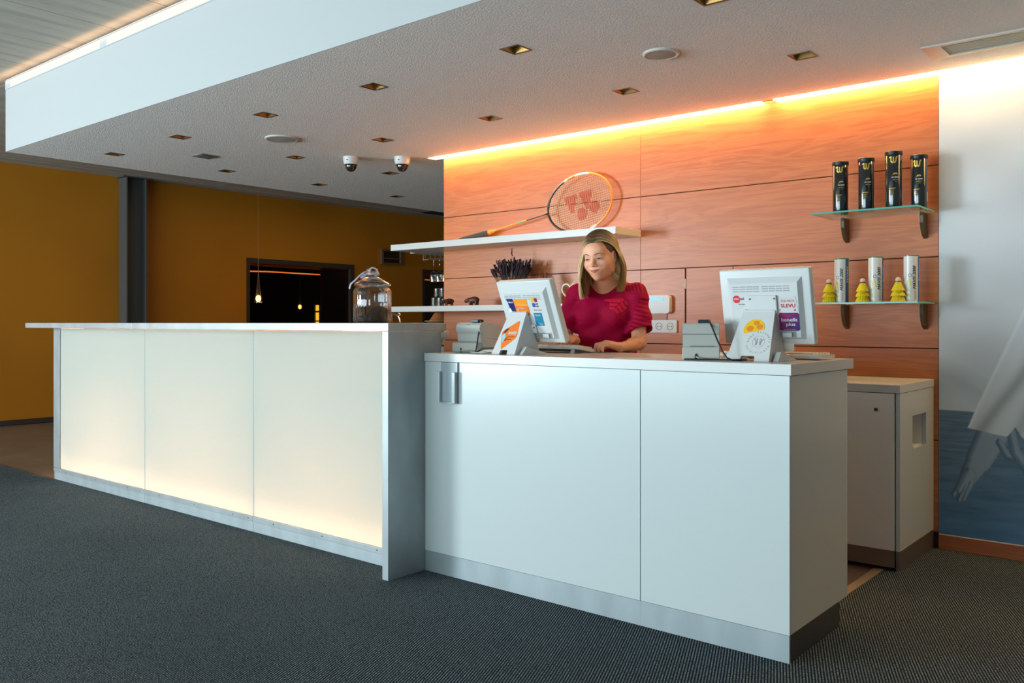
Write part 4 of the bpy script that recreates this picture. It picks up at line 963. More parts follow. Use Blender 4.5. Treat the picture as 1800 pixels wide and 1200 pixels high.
pts = [(-11.2, 7.35, 1.90), (-11.5, 7.55, 1.93), (-11.6, 8.0, 1.945), (-11.6, 8.9, 1.94), (-11.4, 9.25, 1.94), (-11.1, 9.38, 1.945), (-10.85, 9.42, 1.95)]
obj('light_line', T_(lambda b: tube(b, pts, .010, 6)), am, la); 
obj('cove', T_(lambda b: [box(b, -11.75, -10.8, 7.0, 9.5, 2.03, 2.05)]), mat('cove_dark', (.60, .22, .08), .6), la)
lb = thing('ceiling_light_arc', 'curved orange light line behind the right opening, at the edge of the wood wall', 'light', (-11.4, 11, 2.0))
obj('light_line', T_(lambda b: tube(b, [(-10.80, 10.50, 2.0), (-11.0, 10.7, 1.94), (-11.3, 11.0, 1.93), (-11.4, 11.6, 1.93)], .010, 6)), am, lb)
obj('cove', T_(lambda b: [box(b, -11.7, -10.8, 10.36, 11.8, 2.03, 2.05)]), MATS['cove_dark'], lb)
vl = thing('wall_lamp', 'narrow amber wall lamp glowing in the dark room', 'lamp', (-12.5, 9.55, 1.3))
obj('lit_glass', T_(lambda b: [box(b, -12.52, -12.48, 9.60, 9.64, 1.0, 1.17), box(b, -12.52, -12.48, 9.60, 9.64, 1.19, 1.33), box(b, -12.52, -12.48, 9.60, 9.64, 1.36, 1.46)]), mat('amber_lamp', (1, .6, .1), emit=(1, .50, .04), estr=3.0), vl)
obj('pole', B(-12.55, -12.53, 9.58, 9.66, 0, 1.5), black, vl)
obj('grey_door', B(-11.3, -11.25, 8.75, 9.6, 0, 2.02), mat('grey_panel', (.055, .05, .045), .5), None)
o = bpy.data.objects['grey_door']; o.name = 'door_1'; struct(o)
area('bar_room_glow', (-8.6, 7.2, 2.85), (0, 0, 0), 2.0, 4.0, 16, (1, .62, .25))

# ------------------------------------------------------------------ receipt printers
def prof_extrude(bm, prof, x0, x1, M, mi=0):
    a = [bm.verts.new(M @ Vector((x0, p[0], p[1]))) for p in prof]; b_ = [bm.verts.new(M @ Vector((x1, p[0], p[1]))) for p in prof]
    bm.faces.new(a).material_index = mi; bm.faces.new(b_).material_index = mi
    for i in range(len(prof)): bm.faces.new((a[i], a[(i+1) % len(prof)], b_[(i+1) % len(prof)], b_[i])).material_index = mi
def printer(x, y, yaw, W_, lab, curved, dark):
    z = 1.0105; t = thing('receipt_printer', lab, 'printer', (x, y, z), 'receipt printers on the desk'); M = Matrix.Translation((x, y, z)) @ Matrix.Rotation(yaw, 4, 'Z')
    hw = W_/2
    if curved:   # rounded paper cover over a stepped foot, seen from behind
        body = [(.030, .048), (.022, .054), (.020, .088), (.012, .098), (.008, .112), (.012, .128), (.022, .138), (.040, .1405), (.065, .138), (.215, .108), (.220, .03), (.180, .004), (.05, .004)]
        obj('body', T_(lambda b: prof_extrude(b, body, -hw, hw, M)), grey_plastic, t, smooth=30)
        obj('foot', T_(lambda b: [box(b, -hw-.018, hw-.004, .0, .16, .0, .046, bev=.004, M=M)]), grey_plastic, t)
        obj('cover_seam', T_(lambda b: [box(b, -hw-.0004, hw+.0006, .0195, .03, .0885, .090, M=M)]), dark_slot, t)
        obj('side_seam', T_(lambda b: [prof_extrude(b, [(.06, .070), (.21, .052), (.21, .0505), (.06, .0685)], hw, hw+.0006, M)]), dark_slot, t)
        obj('badge', T_(lambda b: [box(b, -.012, .012, .0125, .02, .1275, .1305, M=M)]), mat('badge_blue', (.10, .12, .42), .4), t)
        obj('port', T_(lambda b: [box(b, -.040, -.030, -.001, .02, .0, .022, bev=.002, M=M)]), black, t)
        pad = (M @ Vector((.028, .045, .149)))
        cabp = [M @ Vector(q) for q in ((-.035, -.004, .010), (-.02, -.010, .006), (.0, -.012, .008), (.03, -.010, .012), (.05, -.008, .010), (.066, -.006, .003), (.09, -.006, .002))]
    else:
        body = [(.0, .0), (.0, .048), (.004, .050), (.004, .094), (.0, .098), (.0, .133), (.006, .138), (.16, .138), (.19, .11), (.19, 0)]
        obj('body', T_(lambda b: prof_extrude(b, body, -hw, hw, M)), grey_plastic, t, smooth=30)
        obj('foot', T_(lambda b: [box(b, -hw-.001, hw+.001, -.0015, .185, .0005, .046, bev=.002, M=M)]), mat('printer_foot', (.54, .54, .49), .42), t)
        obj('cover_seam', T_(lambda b: [box(b, -hw-.0006, hw+.0006, -.0006, .01, .0955, .0970, M=M)]), dark_slot, t)
        obj('paper_slot', T_(lambda b: [box(b, -.040, .048, -.0018, .01, .049, .0525, M=M)]), dark_slot, t)
        obj('port', T_(lambda b: [prism(b, [(-.022, .0005), (-.012, .0005), (-.012, .016), (-.014, .022), (-.017, .024), (-.020, .022), (-.022, .016)], (M @ Vector((0, -.002, 0)), M.to_3x3() @ Vector((1, 0, 0)), (0, 0, 1)), .002)]), black, t)
        pad = (M @ Vector((.010, .06, .145)))
        cabp = [M @ Vector(q) for q in ((-.017, -.004, .012), (-.005, -.012, .006), (.02, -.014, .0035), (.06, -.014, .003), (.085, -.010, .0025))]
    obj('power_plug', T_(lambda b: box(b, -.022, .022, -.02, .02, -.0085, .0065, bev=.002, M=Matrix.Translation(pad) @ Matrix.Rotation(yaw, 4, 'Z'))), mat('plug_dark', (.012, .03, .045) if curved else (.01, .01, .012), .4), t)
    obj('data_cable', T_(lambda b: tube(b, cabp, .0028, 6)), mat('beige_cable', (.45, .40, .33), .5), t)
    return M
Mp1 = printer(-2.765, 2.985, 0, .150, 'grey receipt printer with rounded cover at the left end of the desk', True, True)
Mp2 = printer(-1.548, 2.965, math.radians(26), .134, 'grey boxy receipt printer between the woman and the right monitor', False, False)
# ------------------------------------------------------------------ POS monitors
def monitor(x, y, yaw, tilt, lab, deco, W_=.345, H_=.292, zb=.052, stx=-.06, sty=.0, lean=.56, ox=0, sw=1.0, hpz=(.125, .205), PH=.186):
    z = 1.0105; t = thing('monitor', lab, 'monitor', (x, y, z), 'touch monitors on the desk')
    M0 = Matrix.Translation((x, y, z)) @ Matrix.Rotation(yaw, 4, 'Z')
    M = M0 @ Matrix.Translation((0, .10, zb)) @ Matrix.Rotation(tilt, 4, 'X')   # panel frame: x right, z up, -y towards the customers
    obj('housing', T_(lambda b: box(b, -W_/2, W_/2, -.004, .030, 0, H_, bev=.006, M=M, seg=3)), white_plastic, t, smooth=35)
    obj('screen', T_(lambda b: box(b, -W_/2+.02, W_/2-.02, .0302, .0312, .02, H_-.02, M=M)), black, t)
    def back(b):
        o_ = [(-W_/2+.030, .020), (W_/2-.030, .020), (W_/2-.030, H_-.030), (-W_/2+.030, H_-.030)]; i_ = [(-W_/2+.048, .030), (W_/2-.044, .030), (W_/2-.044, H_-.050), (-W_/2+.048, H_-.050)]
        A = [b.verts.new(M @ Vector((p[0], -.0038, p[1]))) for p in o_]; D = [b.verts.new(M @ Vector((p[0], -.020, p[1]))) for p in i_]
        for k in range(4): b.faces.new((A[k], A[(k+1) % 4], D[(k+1) % 4], D[k]))
        b.faces.new(D); b.faces.new(A)
    bk = obj('back_cover', T_(back), white_plastic, t)
    yb = -.0205
    def vents(b):
        for g in (0, 1):
            for r_ in range(3):
                for c_ in range(4 if g == 0 else 4):
                    xx = -.118+g*.116+c_*.027; zz = H_-.0645-r_*.0085; box(b, xx, xx+.0235, yb-.0004, yb+.0006, zz, zz+.0035, M=M)
    o = obj('vent_slots', T_(vents), mat('vent_grey', (.36, .38, .39), .6), bk); o['kind'] = 'stuff'
    # hinge plate, connector recess
    obj('hinge_plate', T_(lambda b: [box(b, -.060+stx*.3, .054+stx*.3, -.030, -.0205, hpz[0], hpz[1], bev=.004, M=M)]), white_plastic, t)
    obj('connector_bay', T_(lambda b: [box(b, .015, .115, -.0212, -.0195, .031, .053, M=M)]), mat('bay_grey', (.30, .30, .29), .6), bk)
    obj('connector', T_(lambda b: [box(b, .066, .102, -.030, -.0213, .033, .050, bev=.002, M=M)]), white_plastic, t)
    for sx_ in (-.048, .046): obj('screw', T_(lambda b: [cyl(b, M @ Vector((sx_+stx*.3, -.0325, hpz[1]-.012)), M @ Vector((sx_+stx*.3, -.030, hpz[1]-.012)), .0032, seg=10)]), MATS['screw'], t)
    # stand: leaning front plate with cheeks and splayed feet
    def plate(b):
        P = [(-.092, .0), (-.038, .0), (-.036, .016), (-.032, .019), (.012, .019), (.016, .016), (.018, .0), (.074, .0), (.054, PH), (-.070, PH)]
        f = [b.verts.new(M0 @ Vector((ox+p[0]*sw, sty-.052+p[1]*lean, p[1]))) for p in P]; k = [b.verts.new(M0 @ Vector((ox+p[0]*sw, sty-.040+p[1]*lean, p[1]))) for p in P]
        b.faces.new(f); b.faces.new(k)
        for i in range(len(P)): b.faces.new((f[i], f[(i+1) % len(P)], k[(i+1) % len(P)], k[i]))
    st = obj('stand', T_(plate), white_plastic, t)
    for s_ in (-1, 1):
        xa = ox+(-.090 if s_ < 0 else .072)*sw
        def cheek(b):
            P = [(sty-.041, 0), (sty+.110, 0), (sty+.085, .09), (sty-.041+(PH-.014)*lean+.012, PH-.014), (sty-.041+(PH-.014)*lean, PH-.014)]
            xf = lambda zz: ox+((-.091+zz*.022/PH)*sw+.001 if s_ < 0 else (.0735-zz*.020/PH)*sw-.009)
            a = [b.verts.new(M0 @ Vector((xf(p[1]), p[0], p[1]))) for p in P]; c_ = [b.verts.new(M0 @ Vector((xf(p[1])+.008, p[0], p[1]))) for p in P]
            b.faces.new(a); b.faces.new(c_)
            for i in range(len(P)): b.faces.new((a[i], a[(i+1) % len(P)], c_[(i+1) % len(P)], c_[i]))
        obj('cheek', T_(cheek), white_plastic, t)
        obj('foot', T_(lambda b: prism(b, [(sty-.030, 0), (sty+.15, 0), (sty+.05, .022), (sty+.0, .034)], (M0 @ Vector((xa+s_*.008-.010*(s_ < 0), 0, 0)), M0.to_3x3() @ Vector((0, 1, 0)), (0, 0, 1)), .018)), white_plastic, t)
    obj('hinge_barrel', T_(lambda b: [cyl(b, M0 @ Vector((ox-.066*sw, sty-.036+(PH-.010)*lean, PH-.008)), M0 @ Vector((ox+.050*sw, sty-.036+(PH-.010)*lean, PH-.008)), .014, seg=20)]), white_plastic, t, smooth=40)
    R3 = M.to_3x3(); pb = lambda lift=.0008: plane_place(M @ Vector((0, -.0205, 0)), R3 @ Vector((1, 0, 0)), R3 @ Vector((0, 0, 1)), lift)
    ph = plane_place(M @ Vector((0, -.030, 0)), R3 @ Vector((1, 0, 0)), R3 @ Vector((0, 0, 1)), .0008)
    up = (M0.to_3x3() @ Vector((0, lean, 1))).normalized()
    ps = lambda lift=.0008: plane_place(M0 @ Vector((ox, sty-.052, 0)), M0.to_3x3() @ Vector((1, 0, 0)), up, lift)
    deco(t, pb, ps, ph, M)
def sm(n, c_, r=.4): return mat('sticker_'+n, c_, r)
def decoL(t, pb_, ps_, ph, M):
    def pb(l=.0008): q = pb_(l); return lambda x, y: q(-.111+(x+.118)*1.16, .216-(.213-y)*1.05)
    def ps(l=.0008): q = ps_(l); return lambda x, y: q(x*1.08+.004, .03+(y-.03)*1.22)
    p, p2 = pb(), pb(.0014)
    navy = sm('navy', (.008, .018, .16)); 
    flat('navy_sticker', navy, t, ([(-.118, .213), (-.084, .213), (-.074, .130), (-.094, .120), (-.108, .160)], p), ([(-.112, .108), (-.098, .112), (-.102, .095), (-.112, .098)], p))
    flat('white_star', white_print, t, ([(-.118, .163), (-.106, .172), (-.102, .158), (-.088, .150), (-.100, .141), (-.100, .122), (-.112, .135), (-.118, .142)], p2))
    flat('red_patch', sm('red', (.75, .05, .03)), t, (rpoly(-.098, -.084, .146, .158, .003), pb(.002)))
    txt_obj('sticker_text', white_print, t, [(('sodexo', -.116, .194, .014, p2), dict(bold=.018, width=.031)), (('MultiSport', -.057, .168, .009, p2), dict(bold=.018, width=.03)), (('Accepted here', -.060, .144, .007, p2), dict(bold=.02, width=.032)), (('Cafeteria', .014, .135, .010, p2), dict(bold=.018, width=.030))])
    og = sm('orange', (.90, .20, .012)); oy = sm('amber', (.93, .33, .02))
    flat('orange_sticker', og, t, (rpoly(-.080, -.008, .138, .182, .002), p))
    flat('amber_sticker', oy, t, (rpoly(-.080, -.010, .184, .210, .002), p))
    bm = bmesh.new(); tube(bm, [p2(-.072, .158), p2(-.066, .170), p2(-.062, .166), p2(-.064, .158)], .0007, 4); tube(bm, [p2(-.070, .166), p2(-.060, .172)], .0007, 4)
    obj('runner_mark', bm, white_print, t)
    for n_, c_, q in (('yellow', (.85, .52, .03), (.014, .028, .196, .214)), ('dark_red', (.42, .01, .03), (.032, .046, .196, .214)), ('blue', (.02, .10, .45), (.016, .030, .174, .192))):
        flat('square_mark', sm(n_, c_), t, (rpoly(*q, .003), p))
    txt_obj('sticker_text', black, t, [(('UP', .033, .184, .010, p), dict(bold=.018, width=.014)), (('GB', .033, .174, .010, p), dict(bold=.018, width=.014)), (('Gallery Beta', .022, .158, .008, p), dict(width=.036))])
    flat('yellow_tick', sm('yellow', (.85, .6, .03)), t, ([(.016, .158), (.019, .158), (.022, .166), (.018, .164)], p))
    flat('teal_sticker', sm('teal', (.015, .22, .36)), t, (rpoly(.010, .052, .090, .148, .001), p))
    txt_obj('small_print', white_print, t, [(('benefit card', .048, .100, .005, p2), dict(align='r')), (('welcome', .048, .094, .005, p2), dict(align='r'))])
    flat('dark_badge', sm('badge', (.04, .03, .05)), t, ([(.004, .240), (.032, .240), (.038, .252), (.014, .252)], pb_(-.0135)))
    s, s2 = ps(), ps(.0014); c_, q_ = math.cos(math.radians(-28)), math.sin(math.radians(28))
    dm = [(-.052, .060), (-.048, .040), (-.030, .018), (-.024, .020), (.034, .078), (.037, .086), (.026, .140), (.020, .145), (-.046, .076)]
    dm = [(-.060, .092), (-.058, .086), (-.036, .030), (-.029, .026), (.030, .070), (.034, .078), (.024, .136), (.016, .140), (-.056, .100)]
    flat('orange_diamond', og, t, (dm, s))
    txt_obj('sticker_text', white_print, t, [(('benefity', -.020, .086, .021, s2), dict(bold=.018, width=.048))])
    txt_obj('small_print', black, t, [(('EMPLOYEE BENEFITS', -.018, .074, .006, s2), dict(width=.040)), (('accepted', -.018, .064, .006, s2), dict(width=.026))])
    flat('pale_shape', sm('pale_blue', (.35, .60, .75)), t, ([(-.052, .082), (-.040, .090), (-.030, .078), (-.036, .050), (-.044, .062)], s2))
    flat('dark_shape', sm('badge', (.04, .03, .05)), t, ([(-.054, .088), (-.040, .108), (-.022, .110), (-.034, .098), (-.040, .091)], s2), ([(-.030, .060), (-.020, .074), (-.016, .074), (-.024, .058)], s2))
monitor(-2.425, 2.985, math.radians(-6), math.radians(21), 'white touch monitor seen from behind, with orange and teal stickers, left of the woman', decoL, W_=.335, lean=.50, sty=-.026, ox=-.040, sw=.88, hpz=(.055, .095), PH=.184)
def decoR(t, pb, ps, ph, M):
    p, p2 = pb(), pb(.0014)
    red = sm('red_round', (.72, .012, .02)); flat('red_disc', red, t, (circ(-.106, .176, .0145), p))
    txt_obj('sticker_text', white_print, t, [(('eden', -.1165, .174, .013, p2), dict(bold=.018, width=.022))]); txt_obj('sticker_text', red, t, [(('red', -.0935, .174, .013, p2), dict(bold=.018, width=.016))])
    txt_obj('small_print', black, t, [(('Benefits', -.098, .154, .008, p), dict(width=.024)), (('- - - - - -', -.110, .138, .006, p), {})])
    flat('grey_card', sm('card_grey', (.60, .62, .62)), t, ([(.056, .180), (.122, .184), (.131, .126), (.056, .126)], p))
    txt_obj('sticker_text', red, t, [(('ZDE MÁTE', .092, .163, .012, p2), dict(align='c', bold=.015, width=.052)), (('SLEVU', .093, .143, .019, p2), dict(align='c', bold=.02, width=.054))])
    flat('red_marks', red, t, (circ(.062, .134, .0025, 10), p2), ([(.113, .130), (.118, .139), (.123, .130)], p2))
    bm = bmesh.new(); P = rpoly(.055, .131, .056, .123, .007); me_poly = [bm.verts.new(p2(x, y)) for x, y in P]; bm.faces.new(me_poly)
    bmesh.ops.triangulate(bm, faces=bm.faces[:])
    bmesh.ops.subdivide_edges(bm, edges=bm.edges[:], cuts=5, use_grid_fill=True)
    me = bpy.data.meshes.new('purple_card'); bm.to_mesh(me); bm.free(); Mi = M.inverted()
    at_ = me.color_attributes.new('Col', 'FLOAT_COLOR', 'POINT')
    for i, v in enumerate(me.vertices):
        q = Mi @ v.co; f = min(1, max(0, (q.x-.055)/.076*.75+(1-(q.z-.056)/.068)*.35)); at_.data[i].color = (.30*(1-f)+.035*f, .006, .10*(1-f)+.13*f, 1)
    link('purple_card', me, mat('sticker_purple', (1, 1, 1), .35, attr='Col'), t)
    p3 = pb(.002)
    txt_obj('sticker_text', white_print, t, [(('benefit', .094, .091, .018, p3), dict(align='c', bold=.02, width=.060)), (('plus', .098, .074, .018, p3), dict(align='c', bold=.02, width=.034)), (('voucher & more', .093, .060, .004, p3), dict(align='c', width=.046))])
    flat('paper_slip', mat('paper', (.80, .74, .66), .8), t, ([(.028, -.030), (.098, -.024), (.100, .006), (.022, .006)], pb(-.010)))
    s, s2 = ps(), ps(.0015)
    # yellow half disc left plain, ring lettering, two small figures
    Y = [(-.010+.040*math.cos(a), .134+.040*math.sin(a)) for a in [math.radians(-5+215*k/24) for k in range(25)]]
    flat('yellow_disc', sm('yellow_disc', (.88, .52, .02)), t, (Y, s)); flat('orange_patch', sm('orange_patch', (.85, .25, .02)), t, (circ(-.026, .134, .013, 16, .012), s2), (circ(.010, .142, .012, 16, .010), s2), (circ(-.006, .158, .011, 16, .009), s2))
    gy = sm('grey_print', (.33, .34, .36)); cx, cy, Rr = .018, .078, .038
    bm = bmesh.new()
    def arc(txt, a0, a1, flip):
        for i, ch in enumerate(txt):
            if ch == ' ': continue
            a = a0+(a1-a0)*i/(len(txt)-1); ang_ = math.radians(a)
            x_, y_ = cx+(Rr)*math.cos(ang_), cy+Rr*math.sin(ang_)
            text(bm, ch, x_, y_, .0135, s, align='c', bold=.01, rot=ang_-PI/2 if not flip else ang_+PI/2)
    arc('baby friendly', 175, 2, False); Rr = .048; arc('certificate', 200, 338, True)
    ring = circ(cx, cy+.002, .0235, 40); 
    for k in range(40): 
        a, b_ = ring[k], ring[(k+1) % 40]; sc2 = lambda q: (cx+(q[0]-cx)*.965, cy+.002+(q[1]-cy-.002)*.965)
        bm.faces.new([bm.verts.new(s(*q)) for q in (a, b_, sc2(b_), sc2(a))])
    for sx_ in (-1, 1):
        c0 = cx+sx_*.0075
        for P in (circ(c0-sx_*.001, cy+.0125, .0034, 12), [(c0-.0035, cy+.007), (c0+.0035, cy+.007), (c0+.0035, cy-.002), (c0+.0030, cy-.012), (c0+.0005, cy-.012), (c0, cy-.004), (c0-.0005, cy-.012), (c0-.0030, cy-.012), (c0-.0035, cy-.002)], [(c0+sx_*.003, cy+.007), (c0+sx_*.009, cy+.014), (c0+sx_*.0105, cy+.012), (c0+sx_*.003, cy+.002)]):
            bm.faces.new([bm.verts.new(s(*q)) for q in P])
    me = bpy.data.meshes.new('ring_lettering'); bm.to_mesh(me); bm.free(); link('ring_lettering', me, gy, t)
monitor(-1.352, 3.035, math.radians(0), math.radians(12), 'white monitor seen from behind with a purple sticker, at the desk end', decoR, W_=.352, H_=.285, zb=.060, stx=.0, sty=-.012, ox=-.006, hpz=(.120, .190))

# ------------------------------------------------------------------ keyboards, cables, papers
def keyboard(x0, x1, y0, y1, zf, zr, lab, yaw=0):
    y1 -= .008
    t = thing('keyboard', lab, 'keyboard', ((x0+x1)/2, (y0+y1)/2, 1.0105), 'keyboards on the desk'); c_ = Vector(((x0+x1)/2, (y0+y1)/2, 0))
    M = Matrix.Translation(c_) @ Matrix.Rotation(yaw, 4, 'Z') @ Matrix.Translation(-c_)
    def case(b):
        P = [(y0, zf-.014), (y0, zf-.003), (y0+.006, zf), (y1-.006, zr), (y1, zr-.003), (y1, zr-.012), (y1-.02, zr-.014), (y0+.02, zf-.016)]
        prof_extrude(b, P, x0, x1, M)
    obj('case', T_(case), white_plastic, t)
    km = bmesh.new(); n = 18; r_ = 5
    for j in range(r_):
        for i in range(n):
            xa = x0+.010+(x1-x0-.02)*i/n; ya = y0+.014+(y1-y0-.028)*j/r_; zz = zf+(zr-zf)*((ya-y0)/(y1-y0)); box(km, xa, xa+(x1-x0-.02)/n-.002, ya, ya+(y1-y0-.028)/r_-.003, zz, zz+.006, bev=0, M=M)
    obj('keys', km, mat('key_cream', (.72, .68, .60), .45), t)['kind'] = 'stuff'
    for xx in (x0+.04, x1-.05): 
        if zf > 1.030: obj('foot', T_(lambda b: prism(b, [(0, 0), (.022, 0), (.026, zf-1.0105-.0155), (.010, zf-1.0105-.0155)], (M @ Vector((xx, y0+.008, 1.0106)), (1, 0, 0), (0, 0, 1)), .006)), white_plastic, t)
keyboard(-2.735, -2.302, 3.235, 3.385, 1.043, 1.026, 'white keyboard on raised feet under the left monitor, by the hand of the woman', 0)
keyboard(-1.600, -1.185, 3.215, 3.365, 1.030, 1.030, 'cream keyboard behind the right monitor at the right end of the desk', math.radians(-4))
tag(obj('power_cable', T_(lambda b: tube(b, [(-2.737, 3.03, 1.160), (-2.712, 3.02, 1.158), (-2.700, 3.005, 1.13), (-2.697, 2.99, 1.08), (-2.694, 2.975, 1.03), (-2.690, 2.965, 1.014), (-2.665, 2.95, 1.018), (-2.63, 2.95, 1.034), (-2.58, 2.955, 1.036), (-2.52, 2.96, 1.030), (-2.46, 2.965, 1.026), (-2.43, 3.0, 1.016)], .0032, 8)), rubber, smooth=60), 'black cable from the left printer to the left monitor', 'cable')
tag(obj('network_cable', T_(lambda b: [tube(b, [(-2.70, 2.945, 1.0135), (-2.66, 2.95, 1.0135), (-2.62, 2.955, 1.024), (-2.57, 2.96, 1.026), (-2.50, 2.975, 1.020), (-2.45, 3.0, 1.0135)], .0028, 8), tube(b, [(-2.68, 2.935, 1.0135), (-2.63, 2.94, 1.014), (-2.59, 2.95, 1.020), (-2.53, 2.97, 1.016), (-2.47, 3.0, 1.0135)], .0024, 8)]), mat('white_cable', (.7, .68, .62), .45), smooth=60), 'white cables looping over the desk by the left monitor', 'cable')
tag(obj('power_cable', T_(lambda b: tube(b, [(-1.545, 3.03, 1.162), (-1.535, 3.01, 1.160), (-1.520, 2.985, 1.150), (-1.50, 2.97, 1.125), (-1.475, 2.955, 1.085), (-1.45, 2.945, 1.045), (-1.43, 2.94, 1.022), (-1.41, 2.94, 1.0145), (-1.385, 2.965, 1.0145)], .0034, 8)), rubber, smooth=60), 'black cable from the right printer to the right monitor', 'cable')
tag(obj('power_cable', T_(lambda b: tube(b, [(-1.595, 2.925, 1.0137), (-1.55, 2.935, 1.0137), (-1.50, 2.95, 1.0150), (-1.44, 2.955, 1.014), (-1.37, 2.975, 1.016)], .0028, 8)), rubber, smooth=60), 'thin black cable lying behind the right printer', 'cable')
tag(obj('paper_note', B(-1.90, -1.72, 2.875, 2.985, 1.0104, 1.0112, M=Matrix.Translation((-1.8, 2.93, 0)) @ Matrix.Rotation(.35, 4, 'Z') @ Matrix.Translation((1.8, -2.93, 0))), mat('paper', (.80, .74, .66), .8)), 'loose white paper lying flat on the desk left of the right printer', 'paper')
#PERSON
# ------------------------------------------------------------------ the receptionist
P0 = np.array((-2.470, 3.720)); Tf = np.array((.30, -.954)); Tl = np.array((.954, .30))
def T3(a, b, z): q = P0+a*Tl+b*Tf; return np.array((q[0], q[1], z))
HC = np.array((-2.440, 3.612, 1.478))                    # centre of the head
pit, yawh = math.radians(13), math.radians(11)
hw_ = np.array((math.sin(yawh)*math.cos(pit), -math.cos(yawh)*math.cos(pit), -math.sin(pit)))   # face direction
hu_ = np.cross((0, 0, 1), hw_); hu_ /= np.linalg.norm(hu_)                                        # her left
rl = math.radians(4); hv_ = np.cross(hw_, hu_); hu_, hv_ = hu_*math.cos(rl)+hv_*math.sin(rl), hv_*math.cos(rl)-hu_*math.sin(rl)
HR = np.stack([hu_, hv_, hw_], 1)                        # columns: left, up, forward
def H3(u, v, w_): return HC+HR @ np.array((u, v, w_))
def headloc(p): return (p-HC) @ HR
person = thing('person', 'woman with blonde bob hair in a raspberry t-shirt standing behind the desk, looking down', 'person', (P0[0], P0[1], 0))
SL, SR = T3(.158, .0, 1.292), T3(-.158, .0, 1.292)
EL, ER = np.array((-2.268, 3.700, 1.052)), T3(-.225, .02, 1.068)
WL = np.array((-2.246, 3.500, 1.034)); WR = np.array((-2.50, 3.485, 1.062))
KL = np.array((-2.280, 3.425, 1.052)); KR = np.array((-2.49, 3.395, 1.072))
skin = np.array((.90, .44, .27)); skin_r = np.array((.60, .20, .13))
BF = Field((-2.86, 3.33, .98), (-2.12, 3.95, 1.625), .0025)
# torso, neck, arms
BF.chain([T3(0, 0, 1.0), T3(0, 0, 1.12), T3(0, .0, 1.22)], [.095, .09, .10], .03)
BF.cap(T3(-.06, 0, 1.20), T3(.06, 0, 1.20), .085, .085, .04)
BF.cap(T3(-.145, 0, 1.295), T3(.145, 0, 1.295), .040, .040, .05)
BF.cap(T3(-.05, -.01, 1.31), T3(.05, -.01, 1.31), .050, .050, .04)
BF.chain([T3(0, .005, 1.30), H3(0, -.060, -.018)], [.054, .050], .045)
for S_, E_, W_, K_ in ((SL, EL, WL, KL), (SR, ER, WR, KR)):
    BF.chain([S_, S_*.5+E_*.5, E_], [.046, .042, .035], .02)
    mid = E_*.62+W_*.38+np.array((0, 0, -.002)); BF.chain([E_, mid, W_], [.032, .0295, .0215], .02)
# head
def he(c, r, k=0, op='+'): BF.ell(H3(*c), r, k, op, R3=HR)
he((0, .030, -.018), (.073, .086, .094))
he((0, -.028, .020), (.058, .070, .066), .03)
he((0, -.070, .040), (.040, .030, .040), .03)
he((0, -.092, .060), (.020, .016, .018), .022)
for s_ in (-1, 1):
    he((s_*.038, -.028, .053), (.029, .027, .025), .025)
    he((s_*.056, -.050, .000), (.014, .030, .028), .03)
    he((s_*.032, .006, .098), (.021, .013, .0145), .014, '-')
    he((s_*.032, .004, .0700), (.0165, .0125, .0150), .006)
    he((s_*.0745, -.004, -.006), (.008, .030, .018), .006)
    he((s_*.079, -.002, -.003), (.005, .020, .009), .004, '-')
he((0, .042, .068), (.052, .034, .022), .03)
he((0, .020, .078), (.018, .014, .012), .02)
BF.chain([H3(0, .016, .083), H3(0, -.008, .093), H3(0, -.022, .105)], [.0065, .0070, .0090], .012)
he((0, -.026, .104), (.0105, .0085, .0100), .005)
for s_ in (-1, 1): he((s_*.0105, -.029, .096), (.0065, .0058, .0085), .004)
he((0, -.056, .074), (.030, .020, .017), .014)
ML = lambda x: -.0555+6.5*x*x
lp_ = [(-.0260, .0770), (-.014, .0870), (0, .0905), (.014, .0870), (.0260, .0770)]
BF.chain([H3(u_, ML(u_)+.0028, w_) for u_, w_ in lp_], [.0012, .0032, .0034, .0032, .0012], .004)
BF.chain([H3(u_, ML(u_)-.0040, w_-.0005) for u_, w_ in lp_], [.0012, .0040, .0048, .0040, .0012], .004)
BF.chain([H3(u_*1.12, ML(u_), w_+.0050-abs(u_)*.12) for u_, w_ in lp_], [.0010, .0012, .0012, .0012, .0010], .0015, '-')
for s_ in (-1, 1): BF.cap(H3(s_*.027, -.050, .0735), H3(s_*.029, -.048, .072), .0030, .0028, .006, '-')
# hands
def hand(W_, K_, acr, tips, curl, thumb):
    BF.cap(W_, K_, .021, .017, .012)
    for i, o_ in enumerate((-.030, -.010, .010, .028)):
        k = K_+acr*o_+np.array((0, 0, -.0015*abs(i-1))); BF.cap(W_*.7+K_*.3+acr*o_*.6, k, .0125, .0108, .010)
        mid, end = curl(i, k, tips[i]); BF.chain([k, mid, end, tips[i]], [.0102, .0092, .0080, .0070], .0022)
    BF.chain(thumb, [.013, .0105, .0088, .0078], .005)
dL = KL-WL; dL[2] = 0; dL /= np.linalg.norm(dL); aL = np.array((-dL[1], dL[0], 0))*-1
aL = np.array((dL[1], -dL[0], 0))                    # towards the index side is -aL*-1
idx = -np.sign(aL[0])*aL                             # unit vector towards camera-left (index side)
acr = -idx                                           # o_<0 index, o_>0 little finger
tipsL = [KL+idx*.044+dL*.030+np.array((0, 0, -.032)), KL+idx*.022+dL*.040+np.array((0, 0, -.033)), KL+idx*.000+dL*.038+np.array((0, 0, -.033)), KL-idx*.018+dL*.028+np.array((0, 0, -.033))]
tipsL = [np.array((t_[0], t_[1], 1.0180)) for t_ in tipsL]
